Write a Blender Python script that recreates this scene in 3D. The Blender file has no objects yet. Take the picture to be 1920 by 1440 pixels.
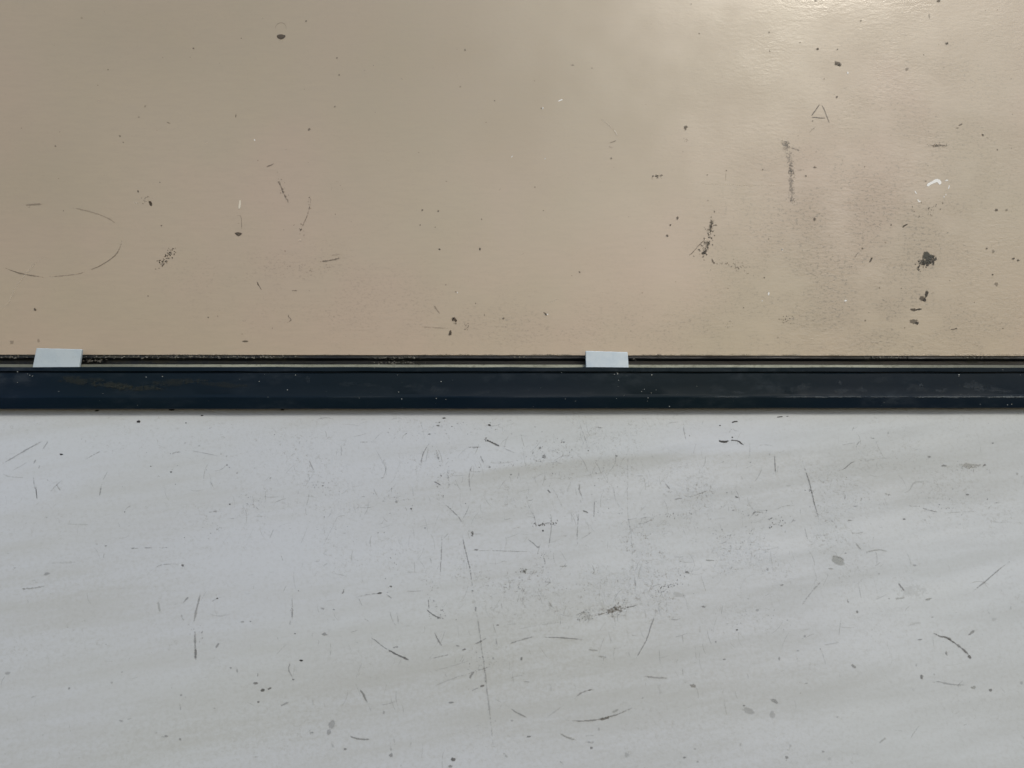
import bpy, bmesh, math, random
from mathutils import Vector, Matrix, noise as mnoise
R = math.radians
random.seed(11)
sc = bpy.context.scene

# ---------------------------------------------------------------- camera, sky, sun, exposure
STREAK = 7.0
HF = 65.0
FPX = 960.0 / math.tan(R(HF / 2))          # focal length in photo pixels
YAW = R(2.0)
CAM = Vector((0.0, -0.39, 0.0))
cam_d = bpy.data.cameras.new('camera')
cam_d.sensor_width = 36.0
cam_d.angle = R(HF)
cam_d.clip_start = 0.01
cam_d.clip_end = 100.0
cam_d.dof.use_dof = True
cam_d.dof.focus_distance = 0.375
cam_d.dof.aperture_fstop = 11.0
cam = bpy.data.objects.new('camera', cam_d)
sc.collection.objects.link(cam)
cam.location = CAM
cam.rotation_euler = (R(90), 0, -YAW)
sc.camera = cam

SUN_EL, SUN_AZ = R(32.0), R(24.5)          # azimuth measured from -Y (behind the camera) towards +X
sun_dir = Vector((math.cos(SUN_EL) * math.sin(SUN_AZ), -math.cos(SUN_EL) * math.cos(SUN_AZ), math.sin(SUN_EL)))
sd = bpy.data.lights.new('sun', 'SUN')
sd.energy = 2.2
sd.angle = R(11.0)
sd.color = (1.0, 0.93, 0.80)
sun = bpy.data.objects.new('sun', sd)
sc.collection.objects.link(sun)
sun.rotation_euler = (-sun_dir).to_track_quat('-Z', 'Y').to_euler()

w = bpy.data.worlds.new('World')
sc.world = w
w.use_nodes = True
wn = w.node_tree
bg = wn.nodes['Background']
sky = wn.nodes.new('ShaderNodeTexSky')
sky.sky_type = 'NISHITA'
sky.sun_disc = False
sky.sun_elevation = SUN_EL
sky.sun_rotation = math.atan2(sun_dir.x, sun_dir.y)
sky.dust_density = 1.6
sky.ozone_density = 2.0
bg.inputs['Strength'].default_value = 0.15
wn.links.new(sky.outputs['Color'], bg.inputs['Color'])

sc.view_settings.view_transform = 'Standard'
sc.view_settings.look = 'None'
sc.view_settings.exposure = -0.48
sc.view_settings.gamma = 1.0
sc.render.engine = 'CYCLES'
sc.cycles.transparent_max_bounces = 32

# ---------------------------------------------------------------- helpers
FWD = Vector((math.sin(YAW), math.cos(YAW), 0))
RGT = Vector((math.cos(YAW), -math.sin(YAW), 0))

def hit(px, py, plane):
    """point where the sight line of a photo pixel meets a plane (point, normal)"""
    d = FWD + RGT * ((px - 960.0) / FPX) + Vector((0, 0, 1)) * ((720.0 - py) / FPX)
    p0, n = plane
    t = (p0 - CAM).dot(n) / d.dot(n)
    return CAM + d * t

def zrow(py, y):
    """height of a photo row (taken at the picture's middle) on a plane at depth y"""
    return hit(960, py, (Vector((0, y, 0)), Vector((0, 1, 0)))).z

def link(name, me, mat=None, parent=None, smooth=False):
    o = bpy.data.objects.new(name, me)
    sc.collection.objects.link(o)
    if mat: me.materials.append(mat)
    if parent: o.parent = parent
    if smooth:
        for p in me.polygons: p.use_smooth = True
    return o

def tag(o, label=None, cat=None, group=None, kind=None):
    if label: o['label'] = label
    if cat: o['category'] = cat
    if group: o['group'] = group
    if kind: o['kind'] = kind
    return o

def empty(name, loc):
    o = bpy.data.objects.new(name, None)
    sc.collection.objects.link(o)
    o.location = loc
    o.empty_display_size = 0.02
    return o

def reparent(o, p):
    o.parent = p
    o.matrix_parent_inverse = Matrix.Translation(p.location).inverted()

class N:
    def __init__(s, name):
        s.m = bpy.data.materials.new(name)
        s.m.use_nodes = True
        s.t = s.m.node_tree
        s.b = s.t.nodes['Principled BSDF']
        s.out = s.t.nodes['Material Output']
        s.geo = s.t.nodes.new('ShaderNodeNewGeometry').outputs['Position']
    def node(s, typ, **kw):
        n = s.t.nodes.new(typ)
        for k, v in kw.items(): setattr(n, k, v)
        return n
    def put(s, sock, v):
        if hasattr(v, 'default_value') or isinstance(v, bpy.types.NodeSocket): s.t.links.new(v, sock)
        else: sock.default_value = v
    def noise(s, scale, stretch=(1, 1, 1), detail=4, rough=.55, off=(0, 0, 0), rot=(0, 0, 0)):
        mp = s.node('ShaderNodeMapping')
        src = s.geo
        if rot != (0, 0, 0):
            mr = s.node('ShaderNodeMapping')
            s.t.links.new(s.geo, mr.inputs['Vector'])
            mr.inputs['Rotation'].default_value = rot
            src = mr.outputs['Vector']
        s.t.links.new(src, mp.inputs['Vector'])
        mp.inputs['Scale'].default_value = stretch
        mp.inputs['Location'].default_value = off
        n = s.node('ShaderNodeTexNoise')
        s.t.links.new(mp.outputs['Vector'], n.inputs['Vector'])
        n.inputs['Scale'].default_value = scale
        n.inputs['Detail'].default_value = detail
        n.inputs['Roughness'].default_value = rough
        return n.outputs['Fac']
    def attr(s, name, out='Fac'):
        a = s.node('ShaderNodeAttribute', attribute_name=name)
        return a.outputs[out]
    def math(s, op, a, b=0.0, clamp=False):
        n = s.node('ShaderNodeMath', operation=op, use_clamp=clamp)
        s.put(n.inputs[0], a); s.put(n.inputs[1], b)
        return n.outputs[0]
    def ramp(s, v, a, b, oa=0.0, ob=1.0, mode='SMOOTHSTEP'):
        n = s.node('ShaderNodeMapRange', interpolation_type=mode)
        s.put(n.inputs['Value'], v); s.put(n.inputs['From Min'], a); s.put(n.inputs['From Max'], b)
        s.put(n.inputs['To Min'], oa); s.put(n.inputs['To Max'], ob)
        return n.outputs['Result']
    def mix(s, f, a, b, blend='MIX'):
        n = s.node('ShaderNodeMix', data_type='RGBA', blend_type=blend)
        s.put(n.inputs['Factor'], f)
        s.put(n.inputs[6], a if not isinstance(a, tuple) else (*a, 1))
        s.put(n.inputs[7], b if not isinstance(b, tuple) else (*b, 1))
        return n.outputs[2]
    def bump(s, h, dist, strength=1.0, prev=None):
        n = s.node('ShaderNodeBump')
        s.put(n.inputs['Height'], h)
        n.inputs['Distance'].default_value = dist
        s.put(n.inputs['Strength'], strength)
        if prev: s.t.links.new(prev, n.inputs['Normal'])
        return n.outputs['Normal']
    def set(s, **kw):
        for k, v in kw.items():
            k = k.replace('_', ' ')
            if isinstance(v, tuple) and len(v) == 3: v = (*v, 1)
            s.put(s.b.inputs[k], v)
        return s.m

# ---------------------------------------------------------------- materials
def crinkle(m, scale, off, width, stretch=(.8, 1, 1)):
    """thin broken hairlines where a noise field crosses its middle value"""
    n = m.noise(scale, stretch, detail=3, rough=.65, off=off)
    d = m.math('ABSOLUTE', m.math('SUBTRACT', n, .5))
    return m.ramp(d, 0.0, width, 1.0, 0.0)

def beige_material():
    m = N('beige_enamel')
    grime = m.attr('grime'); worn = m.attr('worn'); olive_reflection = m.attr('olive_reflection')
    cloud = m.noise(7, detail=3)
    hue = m.noise(9, detail=3, off=(3, 1, 7))
    c = m.mix(m.ramp(hue, .38, .62), (.412, .342, .246), (.432, .338, .256))
    c = m.mix(m.math('MULTIPLY', m.ramp(cloud, .38, .66), .55), c, (.362, .314, .216))
    c = m.mix(m.math('MULTIPLY', olive_reflection, .75), c, (.300, .252, .160))
    brushed = m.noise(420, (.22, 1, 1.3), detail=4, rough=.7)
    c = m.mix(m.math('MULTIPLY', m.ramp(brushed, .3, .75), .22), c, (.30, .255, .19))
    fine = m.noise(950, (.6, 1, 1), detail=3, rough=.7, off=(9, 2, 4))
    patch = m.noise(55, (.7, 1, 1), detail=4, rough=.6, off=(5, 0, 1))
    pm = m.math('MULTIPLY', m.ramp(patch, .34, .58), grime)
    g = m.math('MULTIPLY', m.ramp(fine, .52, .66), pm)
    c = m.mix(m.math('MULTIPLY', g, .8), c, (.15, .13, .105))
    ck = m.math('MULTIPLY', crinkle(m, 260, (2, 3, 4), .022, (.5, 1, 1)), m.math('MULTIPLY', pm, m.ramp(fine, .42, .60)))
    c = m.mix(m.math('MULTIPLY', ck, .65), c, (.13, .115, .095))
    c = m.mix(m.math('MULTIPLY', grime, .18), c, (.275, .25, .20))
    pin = m.noise(360, detail=2, off=(1, 8, 2))
    c = m.mix(m.math('MULTIPLY', m.ramp(pin, .755, .79), .6), c, (.10, .085, .07))
    ro = m.ramp(m.noise(30, detail=4, off=(2, 2, 2)), .3, .7, .44, .52)
    ro = m.math('ADD', ro, m.math('MULTIPLY', worn, .06))
    b1 = m.bump(brushed, .00010, m.math('ADD', m.math('MULTIPLY', worn, .45), .16))
    peel = m.noise(560, (.5, 1, 1), detail=4, rough=.7, off=(4, 4, 9))
    uneven = m.ramp(m.noise(38, (.7, 1, 1), detail=3, off=(7, 0, 3)), .35, .65, .25, 1.0)
    b2 = m.bump(peel, .00034, m.math('MULTIPLY', m.math('ADD', m.math('MULTIPLY', worn, .50), .05), uneven), b1)
    cb = m.bump(peel, .00010, m.math('MULTIPLY', m.math('ADD', m.math('MULTIPLY', worn, .7), .08), uneven))
    cr_ = m.ramp(patch, .35, .65, .15, .21)
    return m.set(Base_Color=c, Roughness=ro, Normal=b2, Specular_IOR_Level=1.0, Coat_Weight=m.math('SUBTRACT', .7, m.math('MULTIPLY', pm, .5), clamp=True), Coat_Roughness=cr_, Coat_Normal=cb)

def white_material():
    m = N('white_enamel')
    film = m.attr('film'); bumpy = m.attr('worn')
    broad = m.noise(11, (.30, 1, 1.35), detail=4, rough=.55, rot=(0, R(STREAK), 0))
    wipe = m.noise(46, (.16, 1, 1.5), detail=5, rough=.65, rot=(0, R(STREAK * 1.2), 0), off=(1, 1, 1))
    fine = m.noise(750, (.8, 1, 1), detail=4, rough=.75)
    patch = m.noise(42, (.8, 1, 1), detail=4, rough=.6, off=(5, 0, 1))
    c = m.mix(m.ramp(broad, .34, .66), (.478, .520, .552), (.444, .478, .494))
    hue = m.noise(8, (.6, 1, 1), detail=2, off=(3, 9, 7), rot=(0, R(STREAK), 0))
    c = m.mix(m.math('MULTIPLY', m.ramp(hue, .40, .62), .55), c, (.470, .508, .575))
    c = m.mix(m.math('MULTIPLY', m.ramp(wipe, .44, .72), .34), c, (.380, .400, .390))
    f2 = m.math('MULTIPLY', m.math('MULTIPLY', film, .72), m.ramp(m.math('ADD', m.math('MULTIPLY', wipe, .6), m.math('MULTIPLY', fine, .4)), .34, .58, .55, 1.25))
    c = m.mix(f2, c, (.345, .358, .338))
    c = m.mix(m.math('MULTIPLY', m.ramp(fine, .45, .75), .18), c, (.28, .285, .27))
    pm = m.math('MULTIPLY', m.ramp(patch, .44, .62), bumpy)
    ck = m.math('MULTIPLY', crinkle(m, 210, (2, 3, 4), .020, (.9, 1, .8)), m.math('MULTIPLY', pm, m.ramp(fine, .45, .60)))
    c = m.mix(m.math('MULTIPLY', ck, .8), c, (.16, .155, .14))
    ck2 = m.math('MULTIPLY', crinkle(m, 75, (12, 3, 4), .0055, (1, 1, .6)), m.math('MULTIPLY', m.ramp(fine, .48, .60), m.ramp(patch, .50, .66)))
    c = m.mix(m.math('MULTIPLY', ck2, .5), c, (.20, .20, .18))
    sp = m.math('MULTIPLY', m.ramp(fine, .60, .70), pm)
    c = m.mix(m.math('MULTIPLY', sp, .5), c, (.20, .195, .175))
    peel = m.noise(560, (.9, 1, 1), detail=4, rough=.7, off=(4, 4, 9))
    bst = m.math('ADD', m.math('MULTIPLY', pm, .8), .14)
    b1 = m.bump(peel, .00042, bst)
    b2 = m.bump(m.noise(25, (.5, 1, 1), detail=3), .0012, .25, b1)
    ro = m.ramp(wipe, .3, .7, .48, .62)
    return m.set(Base_Color=c, Roughness=ro, Normal=b2, Specular_IOR_Level=.35)

def navy_material(name, base=(.0040, .0108, .0215), dust=.30, ro0=.42):
    m = N(name)
    a = m.noise(60, (.35, 1, 1), detail=5, rough=.65)
    b = m.noise(260, (.6, 1, 1), detail=4, rough=.7, off=(2, 6, 1))
    hue = m.noise(5, off=(8, 1, 1), detail=1)
    c = m.mix(m.ramp(hue, .4, .62), base, (base[0] * .85, base[1] * .98, base[2] * .75))
    d = m.math('MULTIPLY', m.math('MULTIPLY', m.ramp(a, .48, .72), m.ramp(b, .35, .7)), dust)
    c = m.mix(d, c, (.07, .085, .10))
    sp = m.noise(700, detail=2, off=(7, 7, 7))
    c = m.mix(m.math('MULTIPLY', m.ramp(sp, .76, .80), .5), c, (.35, .37, .36))
    ro = m.ramp(a, .3, .7, ro0, ro0 + .22)
    return m.set(Base_Color=c, Roughness=ro, Normal=m.bump(b, .0001, .35), Specular_IOR_Level=.12)

def channel_material():
    m = N('dirty_channel')
    a = m.noise(40, (.5, 1, 1), detail=5, rough=.7)
    b = m.noise(500, (.35, 1, 1), detail=4, rough=.75, off=(2, 6, 1))
    dirt_shade = m.attr('grime')
    f = m.math('MULTIPLY', m.ramp(b, .42, .66), m.math('ADD', m.math('MULTIPLY', dirt_shade, .9), m.math('MULTIPLY', m.ramp(a, .55, .75), .35)), clamp=True)
    c = m.mix(f, (.007, .010, .016), (.085, .085, .068))
    return m.set(Base_Color=c, Roughness=m.ramp(f, 0, 1, .35, .9), Normal=m.bump(b, .0004, .6))

def cream_material():
    m = N('aged_cream_strip')
    a = m.noise(120, (.25, 1, 1), detail=4, rough=.65)
    b = m.noise(900, (.5, 1, 1), detail=3, rough=.7)
    c = m.mix(m.ramp(a, .35, .7), (.37, .39, .32), (.21, .225, .18))
    c = m.mix(m.math('MULTIPLY', m.ramp(b, .5, .7), .6), c, (.12, .13, .09))
    c = m.mix(m.math('MULTIPLY', m.attr('grime'), .75), c, (.10, .11, .095))
    return m.set(Base_Color=c, Roughness=.55, Normal=m.bump(b, .0002, .5))

def clip_material(name, dirt_shade):
    m = N(name)
    a = m.noise(220, detail=4, rough=.6)
    b = m.noise(900, detail=3, rough=.7, off=(4, 0, 0))
    c = m.mix(m.ramp(a, .35, .7), (.68, .79, .88), (.60, .72, .83))
    c = m.mix(m.math('MULTIPLY', m.ramp(b, .60, .75), .12 + dirt_shade), c, (.25, .27, .26))
    c = m.mix(dirt_shade * 1.5, c, (.36, .43, .47))
    return m.set(Base_Color=c, Roughness=.38, Normal=m.bump(a, .0003, .3), Subsurface_Weight=.0)

def mark_material(name, noise_scale, rough=.6):
    """flat marks: each carries its own tint, strength and edge falloff; noise breaks it up"""
    m = N(name)
    tint = m.attr('tint', 'Color')
    fall = m.attr('fall'); br = m.attr('breakup'); st = m.attr('strength')
    n1 = m.math('ADD', m.math('MULTIPLY', m.noise(noise_scale, detail=3, rough=.7), .7), m.math('MULTIPLY', m.noise(330, detail=2, off=(3, 3, 3)), .3))
    n = m.ramp(n1, .36, .64, 0, 1.3, 'LINEAR')
    a = m.math('SUBTRACT', fall, m.math('MULTIPLY', br, n))
    a = m.ramp(a, -0.05, .50)
    a = m.math('MULTIPLY', a, m.math('POWER', st, 1.25), clamp=True)
    tr = m.node('ShaderNodeBsdfTransparent')
    mx = m.node('ShaderNodeMixShader')
    m.set(Base_Color=tint, Roughness=rough)
    m.t.links.new(a, mx.inputs[0])
    m.t.links.new(tr.outputs[0], mx.inputs[1])
    m.t.links.new(m.b.outputs[0], mx.inputs[2])
    m.t.links.new(mx.outputs[0], m.out.inputs['Surface'])
    return m.m

BEIGE = beige_material(); WHITE = white_material()
NAVY = navy_material('navy_plastic'); CHAN = channel_material()
CREAM = cream_material(); CLIPS = [clip_material('shade_greyed_white_plastic', .35), clip_material('white_plastic', .0)]  # left tab's shade and dirt greyed into its own copy of the plastic
MARK = mark_material('surface_mark', 1000)
dm = N('grey_crumb_dirt'); DIRT = dm.set(Base_Color=dm.mix(dm.ramp(dm.noise(500), .4, .6), (.20, .195, .175), (.05, .05, .048)), Roughness=.9)
dm = N('white_dust'); DUST = dm.set(Base_Color=(.55, .58, .56), Roughness=.8)

# ---------------------------------------------------------------- the two panels
UP = (Vector((0, 0, 0)), Vector((0, -1, 0)))                       # beige face
TILT = R(20.0)
LOW_TOP = Vector((0, -0.0050, zrow(752, -0.005)))                  # hidden top edge of the white panel
LN = Vector((0, -math.cos(TILT), math.sin(TILT)))                  # white face leans towards the viewer at its foot
LOW = (LOW_TOP, LN)

def gs(x, y, cx, cy, sx, sy, a=0.0):
    dx, dy = x - cx, y - cy
    c, s = math.cos(R(a)), math.sin(R(a))
    u, v = (dx * c + dy * s) / sx, (-dx * s + dy * c) / sy
    return math.exp(-(u * u + v * v))

def to_px(p):
    d = p - CAM
    dep = d.dot(FWD)
    return 960 + FPX * d.dot(RGT) / dep, 720 - FPX * d.z / dep

def slab(name, corners_fn, nu, nv, thick_dir, mat, attrs):
    """a grid face with a thickness behind it; attrs: name -> function(photo x, photo y)"""
    bm = bmesh.new()
    g = [[bm.verts.new(corners_fn(i / nu, j / nv)) for i in range(nu + 1)] for j in range(nv + 1)]
    for j in range(nv):
        for i in range(nu):
            bm.faces.new((g[j][i], g[j][i + 1], g[j + 1][i + 1], g[j + 1][i]))
    bk = [bm.verts.new(v.co + thick_dir) for v in (g[0][0], g[0][nu], g[nv][nu], g[nv][0])]
    bm.faces.new(bk[::-1])
    ring = [(g[0], 0, 1), ([r[nu] for r in g], 1, 2), (g[nv][::-1], 2, 3), ([r[0] for r in g][::-1], 3, 0)]
    for vs, a, b in ring:
        bm.faces.new([bk[a], bk[b]] + vs[::-1])
    bmesh.ops.recalc_face_normals(bm, faces=bm.faces)
    me = bpy.data.meshes.new(name)
    bm.to_mesh(me); bm.free()
    for an, fn in attrs.items():
        at = me.attributes.new(an, 'FLOAT', 'POINT')
        vals = []
        for v in me.vertices:
            x, y = to_px(v.co)
            vals.append(max(0.0, min(1.0, fn(x, y))))
        at.data.foreach_set('value', vals)
    return link(name, me, mat)

def up_grime(x, y):
    return (.95 * gs(x, y, 1620, 490, 170, 120, 12) + .5 * gs(x, y, 1500, 420, 160, 130) + .45 * gs(x, y, 1760, 330, 190, 150)
            + .45 * gs(x, y, 1330, 620, 330, 45) + .35 * gs(x, y, 560, 520, 190, 60) + .55 * gs(x, y, 1700, 610, 260, 60)
            + .30 * gs(x, y, 1700, 130, 260, 120) + .25 * gs(x, y, 850, 600, 300, 50) + .06)
def up_olive_reflection(x, y):  # dark reflection at upper centre painted into the enamel; further olive patches at left
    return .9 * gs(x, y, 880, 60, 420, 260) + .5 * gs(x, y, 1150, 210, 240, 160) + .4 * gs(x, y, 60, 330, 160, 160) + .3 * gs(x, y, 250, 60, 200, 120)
def up_worn(x, y):
    t = max(0.0, min(1.0, (x - 1150) / 450.0))
    return .12 + .85 * t * t * (3 - 2 * t) + .3 * gs(x, y, 900, 630, 700, 60)

X0, X1 = -0.55, 0.60
UZ0 = zrow(666, 0.0); UZ1 = 0.42
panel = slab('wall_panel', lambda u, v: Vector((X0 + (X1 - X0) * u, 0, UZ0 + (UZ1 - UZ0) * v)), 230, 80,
             Vector((0, .012, 0)), BEIGE, {'grime': up_grime, 'worn': up_worn, 'olive_reflection': up_olive_reflection})
tag(panel, 'beige painted panel above the dark rail, scratched and chipped, glossy at upper right', 'panel')

def film(x, y):
    """greasy film left by wiping: a crisp upper edge rising to the right, fading downwards"""
    pts = [(-400, 1010), (0, 985), (300, 945), (640, 917), (830, 893), (1000, 868), (1200, 853), (1480, 846), (1700, 828), (2400, 800)]
    for (xa, ya), (xb, yb) in zip(pts, pts[1:]):
        if xa <= x <= xb:
            e = ya + (yb - ya) * (x - xa) / (xb - xa); break
    else: e = 850
    d = y - e
    edge = max(0.0, min(1.0, (x - 450) / 500))
    if x > 1450: edge *= max(.25, 1 - (x - 1450) / 300)
    k = (1 / (1 + math.exp(-d / (2.2 + 22 * (1 - edge)))))
    f = k * (.30 + .35 * edge * math.exp(-max(d, 0) / 70.0))
    f += .30 * gs(x, y, 1000, 1260, 260, 120, -8) + .26 * gs(x, y, 520, 1340, 420, 60, -14)
    f += .22 * gs(x, y, 1150, 1150, 190, 60, -12) + .20 * gs(x, y, 1430, 1300, 180, 110) + .22 * gs(x, y, 1750, 900, 260, 50)
    f += .22 * gs(x, y, 150, 1100, 300, 60, -8) + .18 * gs(x, y, 480, 905, 260, 28, -3)
    f += .16 * max(0, min(1, (y - 1050) / 350.0))
    f -= .30 * gs(x, y, 520, 1010, 210, 90, -20) + .25 * gs(x, y, 1700, 1370, 240, 80) + .2 * gs(x, y, 230, 1290, 200, 45, -10)
    f -= .20 * gs(x, y, 620, 1170, 150, 60, -15) + .2 * gs(x, y, 1800, 1080, 200, 80)
    return f
def low_worn(x, y):
    return (.8 * gs(x, y, 1020, 930, 260, 160) + .8 * gs(x, y, 1400, 990, 190, 90) + .6 * gs(x, y, 1150, 1110, 300, 90)
            + .5 * gs(x, y, 620, 900, 180, 130) + .4 * gs(x, y, 1620, 930, 300, 150) + .10)
ddir = Vector((0, -math.sin(TILT), -math.cos(TILT)))
lower = slab('white_board', lambda u, v: LOW_TOP + Vector((X0 + (X1 - X0) * u, 0, 0)) + ddir * (.34 * (1 - v)), 520, 240,
             -LN * .012, WHITE, {'film': film, 'worn': low_worn})
tag(lower, 'white painted board below the dark rail, greyish with scuffs, streaks and scratches', 'board')

# ---------------------------------------------------------------- the rail
def extrude(name, prof, mat, x0=X0, x1=X1, n=1, closed=True, grime=None, wob=0.0, bevel=0.0):
    """profile of (y, z) points run along X"""
    bm = bmesh.new()
    rows = []
    for i in range(n + 1):
        x = x0 + (x1 - x0) * i / n
        rows.append([bm.verts.new((x, y + (wob * mnoise.noise(Vector((x * 30, k * 7.1, 0))) if wob else 0),
                                   z + (wob * mnoise.noise(Vector((x * 45, k * 3.3, 5))) if wob else 0))) for k, (y, z) in enumerate(prof)])
    m_ = len(prof)
    for a, b in zip(rows, rows[1:]):
        for k in range(m_ if closed else m_ - 1):
            bm.faces.new((a[k], b[k], b[(k + 1) % m_], a[(k + 1) % m_]))
    if closed:
        bm.faces.new(rows[0]); bm.faces.new(rows[-1][::-1])
    bmesh.ops.recalc_face_normals(bm, faces=bm.faces)
    me = bpy.data.meshes.new(name); bm.to_mesh(me); bm.free()
    if grime:
        at = me.attributes.new('grime', 'FLOAT', 'POINT')
        at.data.foreach_set('value', [max(0, min(1, grime(to_px(v.co)[0]))) for v in me.vertices])
    o = link(name, me, mat)
    if bevel:
        bv = o.modifiers.new('bevel', 'BEVEL'); bv.width = bevel; bv.segments = 3; bv.limit_method = 'ANGLE'; bv.angle_limit = R(20)
        for p in me.polygons: p.use_smooth = True
        me.set_sharp_from_angle(angle=R(50))
    return o

rail = empty('trim_rail', (0, -0.006, zrow(767, -.013)))
tag(rail, 'dark navy rail with a narrow slot between the beige panel and the white board', 'rail')
YF = -0.0125
z = lambda py, y=YF: zrow(py, y)
cover = extrude('front_cover', [
    (-0.0065, z(688.6)), (-0.0118, z(688.6)), (-0.0122, z(689.4)), (-0.0122, z(696.3)), (-0.0105, z(697.6)), (-0.0105, z(699.2)),
    (-0.0128, z(700.4)), (-0.0131, z(722, -.0131)), (-0.0131, z(739, -.0131)), (-0.0134, z(742.5, -.0134)), (-0.0138, z(745, -.0138)), (-0.0137, z(748, -.0137)), (-0.0124, z(765.4, -.0124)),
    (-0.0115, z(766.4, -.0115)), (-0.0065, z(766.4, -.0115))], NAVY, n=200, wob=.0002)
for p in cover.data.polygons: p.use_smooth = True
cover.data.set_sharp_from_angle(angle=R(24))
reparent(cover, rail)
def chan_dirt(x):
    v = mnoise.noise(Vector((x * .011, 3, 0))) * .3
    for c, s, a in ((60, 90, .8), (260, 120, .9), (500, 70, .9), (745, 55, .9), (1640, 45, .7), (1830, 60, .9), (990, 30, .5)):
        v += a * math.exp(-((x - c) / s) ** 2)
    return v
ch = extrude('slot_channel', [(.0118, UZ0 - .0002), (.0010, UZ0 - .0002), (.0010, z(671.5, .001)), (.0035, z(673, .0035)), (.0060, z(677, .006)), (.0060, z(700, .006)), (.0118, z(700, .006))],
             CHAN, n=200, grime=chan_dirt, wob=.00015)
reparent(ch, rail)
def cream_dirt(x):
    v = 0.15
    for c, s, a in ((40, 130, .9), (250, 150, .5), (760, 40, .4), (1780, 90, .5), (1900, 80, .9)):
        v += a * math.exp(-((x - c) / s) ** 2)
    return v
cr = extrude('inner_strip', [(-.0040, z(683.8, -.004)), (.0040, z(683.2, -.004)), (.0040, z(740)), (-.0040, z(740))], CREAM, n=160, grime=cream_dirt, wob=.00008)
reparent(cr, rail)

# ---------------------------------------------------------------- two white plastic tabs stuck in the slot
def tab(name, tl, tr, br, bl, ytop, ybot, label, mat):
    P = lambda p, y: hit(p[0], p[1], (Vector((0, y, 0)), Vector((0, -1, 0))))
    a, b, c, d = P(tl, ytop), P(tr, ytop), P(br, ybot), P(bl, ybot)
    dn = (d - a).normalized() * .008; dn2 = (c - b).normalized() * .008
    nu, nv = 12, 6
    bm = bmesh.new(); fr = []; bk = []
    th = Vector((0, .0016, 0))
    for j in range(nv + 1):
        t = j / nv
        l = a.lerp(d + dn, t); r = b.lerp(c + dn2, t)
        f, k = [], []
        for i in range(nu + 1):
            p = l.lerp(r, i / nu)
            p = p + Vector((0, -.0004 * math.sin(math.pi * i / nu), .00018 * mnoise.noise(Vector((i * .9, j * .7, tl[0]))) * (1 - t)))
            f.append(bm.verts.new(p)); k.append(bm.verts.new(p + th))
        fr.append(f); bk.append(k)
    for j in range(nv):
        for i in range(nu):
            bm.faces.new((fr[j][i], fr[j][i + 1], fr[j + 1][i + 1], fr[j + 1][i]))
            bm.faces.new((bk[j][i], bk[j + 1][i], bk[j + 1][i + 1], bk[j][i + 1]))
    for i in range(nu):
        bm.faces.new((fr[0][i], bk[0][i], bk[0][i + 1], fr[0][i + 1]))
        bm.faces.new((fr[nv][i], fr[nv][i + 1], bk[nv][i + 1], bk[nv][i]))
    for j in range(nv):
        bm.faces.new((fr[j][0], fr[j + 1][0], bk[j + 1][0], bk[j][0]))
        bm.faces.new((fr[j][nu], bk[j][nu], bk[j + 1][nu], fr[j + 1][nu]))
    bmesh.ops.recalc_face_normals(bm, faces=bm.faces)
    base = (d + c) / 2
    bmesh.ops.translate(bm, verts=bm.verts, vec=-base)
    me = bpy.data.meshes.new(name); bm.to_mesh(me); bm.free()
    o = link(name, me, mat)
    o.location = base
    bv = o.modifiers.new('bevel', 'BEVEL'); bv.width = .0003; bv.segments = 3; bv.limit_method = 'ANGLE'; bv.angle_limit = R(45)
    tag(o, label, 'plastic tab', 'white plastic tabs wedged in the slot of the rail')
    return o
tab('plastic_tab', (68, 652.6), (153.5, 655), (148, 692), (60.2, 692), -.0076, -.0062, 'leaning parallelogram tab of dirty, shade-greyed white plastic wedged in the slot, at the left', CLIPS[0])
tab('plastic_tab', (1098, 658), (1177, 660.2), (1179.3, 694), (1099, 694), -.0080, -.0062, 'upright pale blue-white plastic tab wedged in the slot, right of the middle', CLIPS[1])

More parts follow.
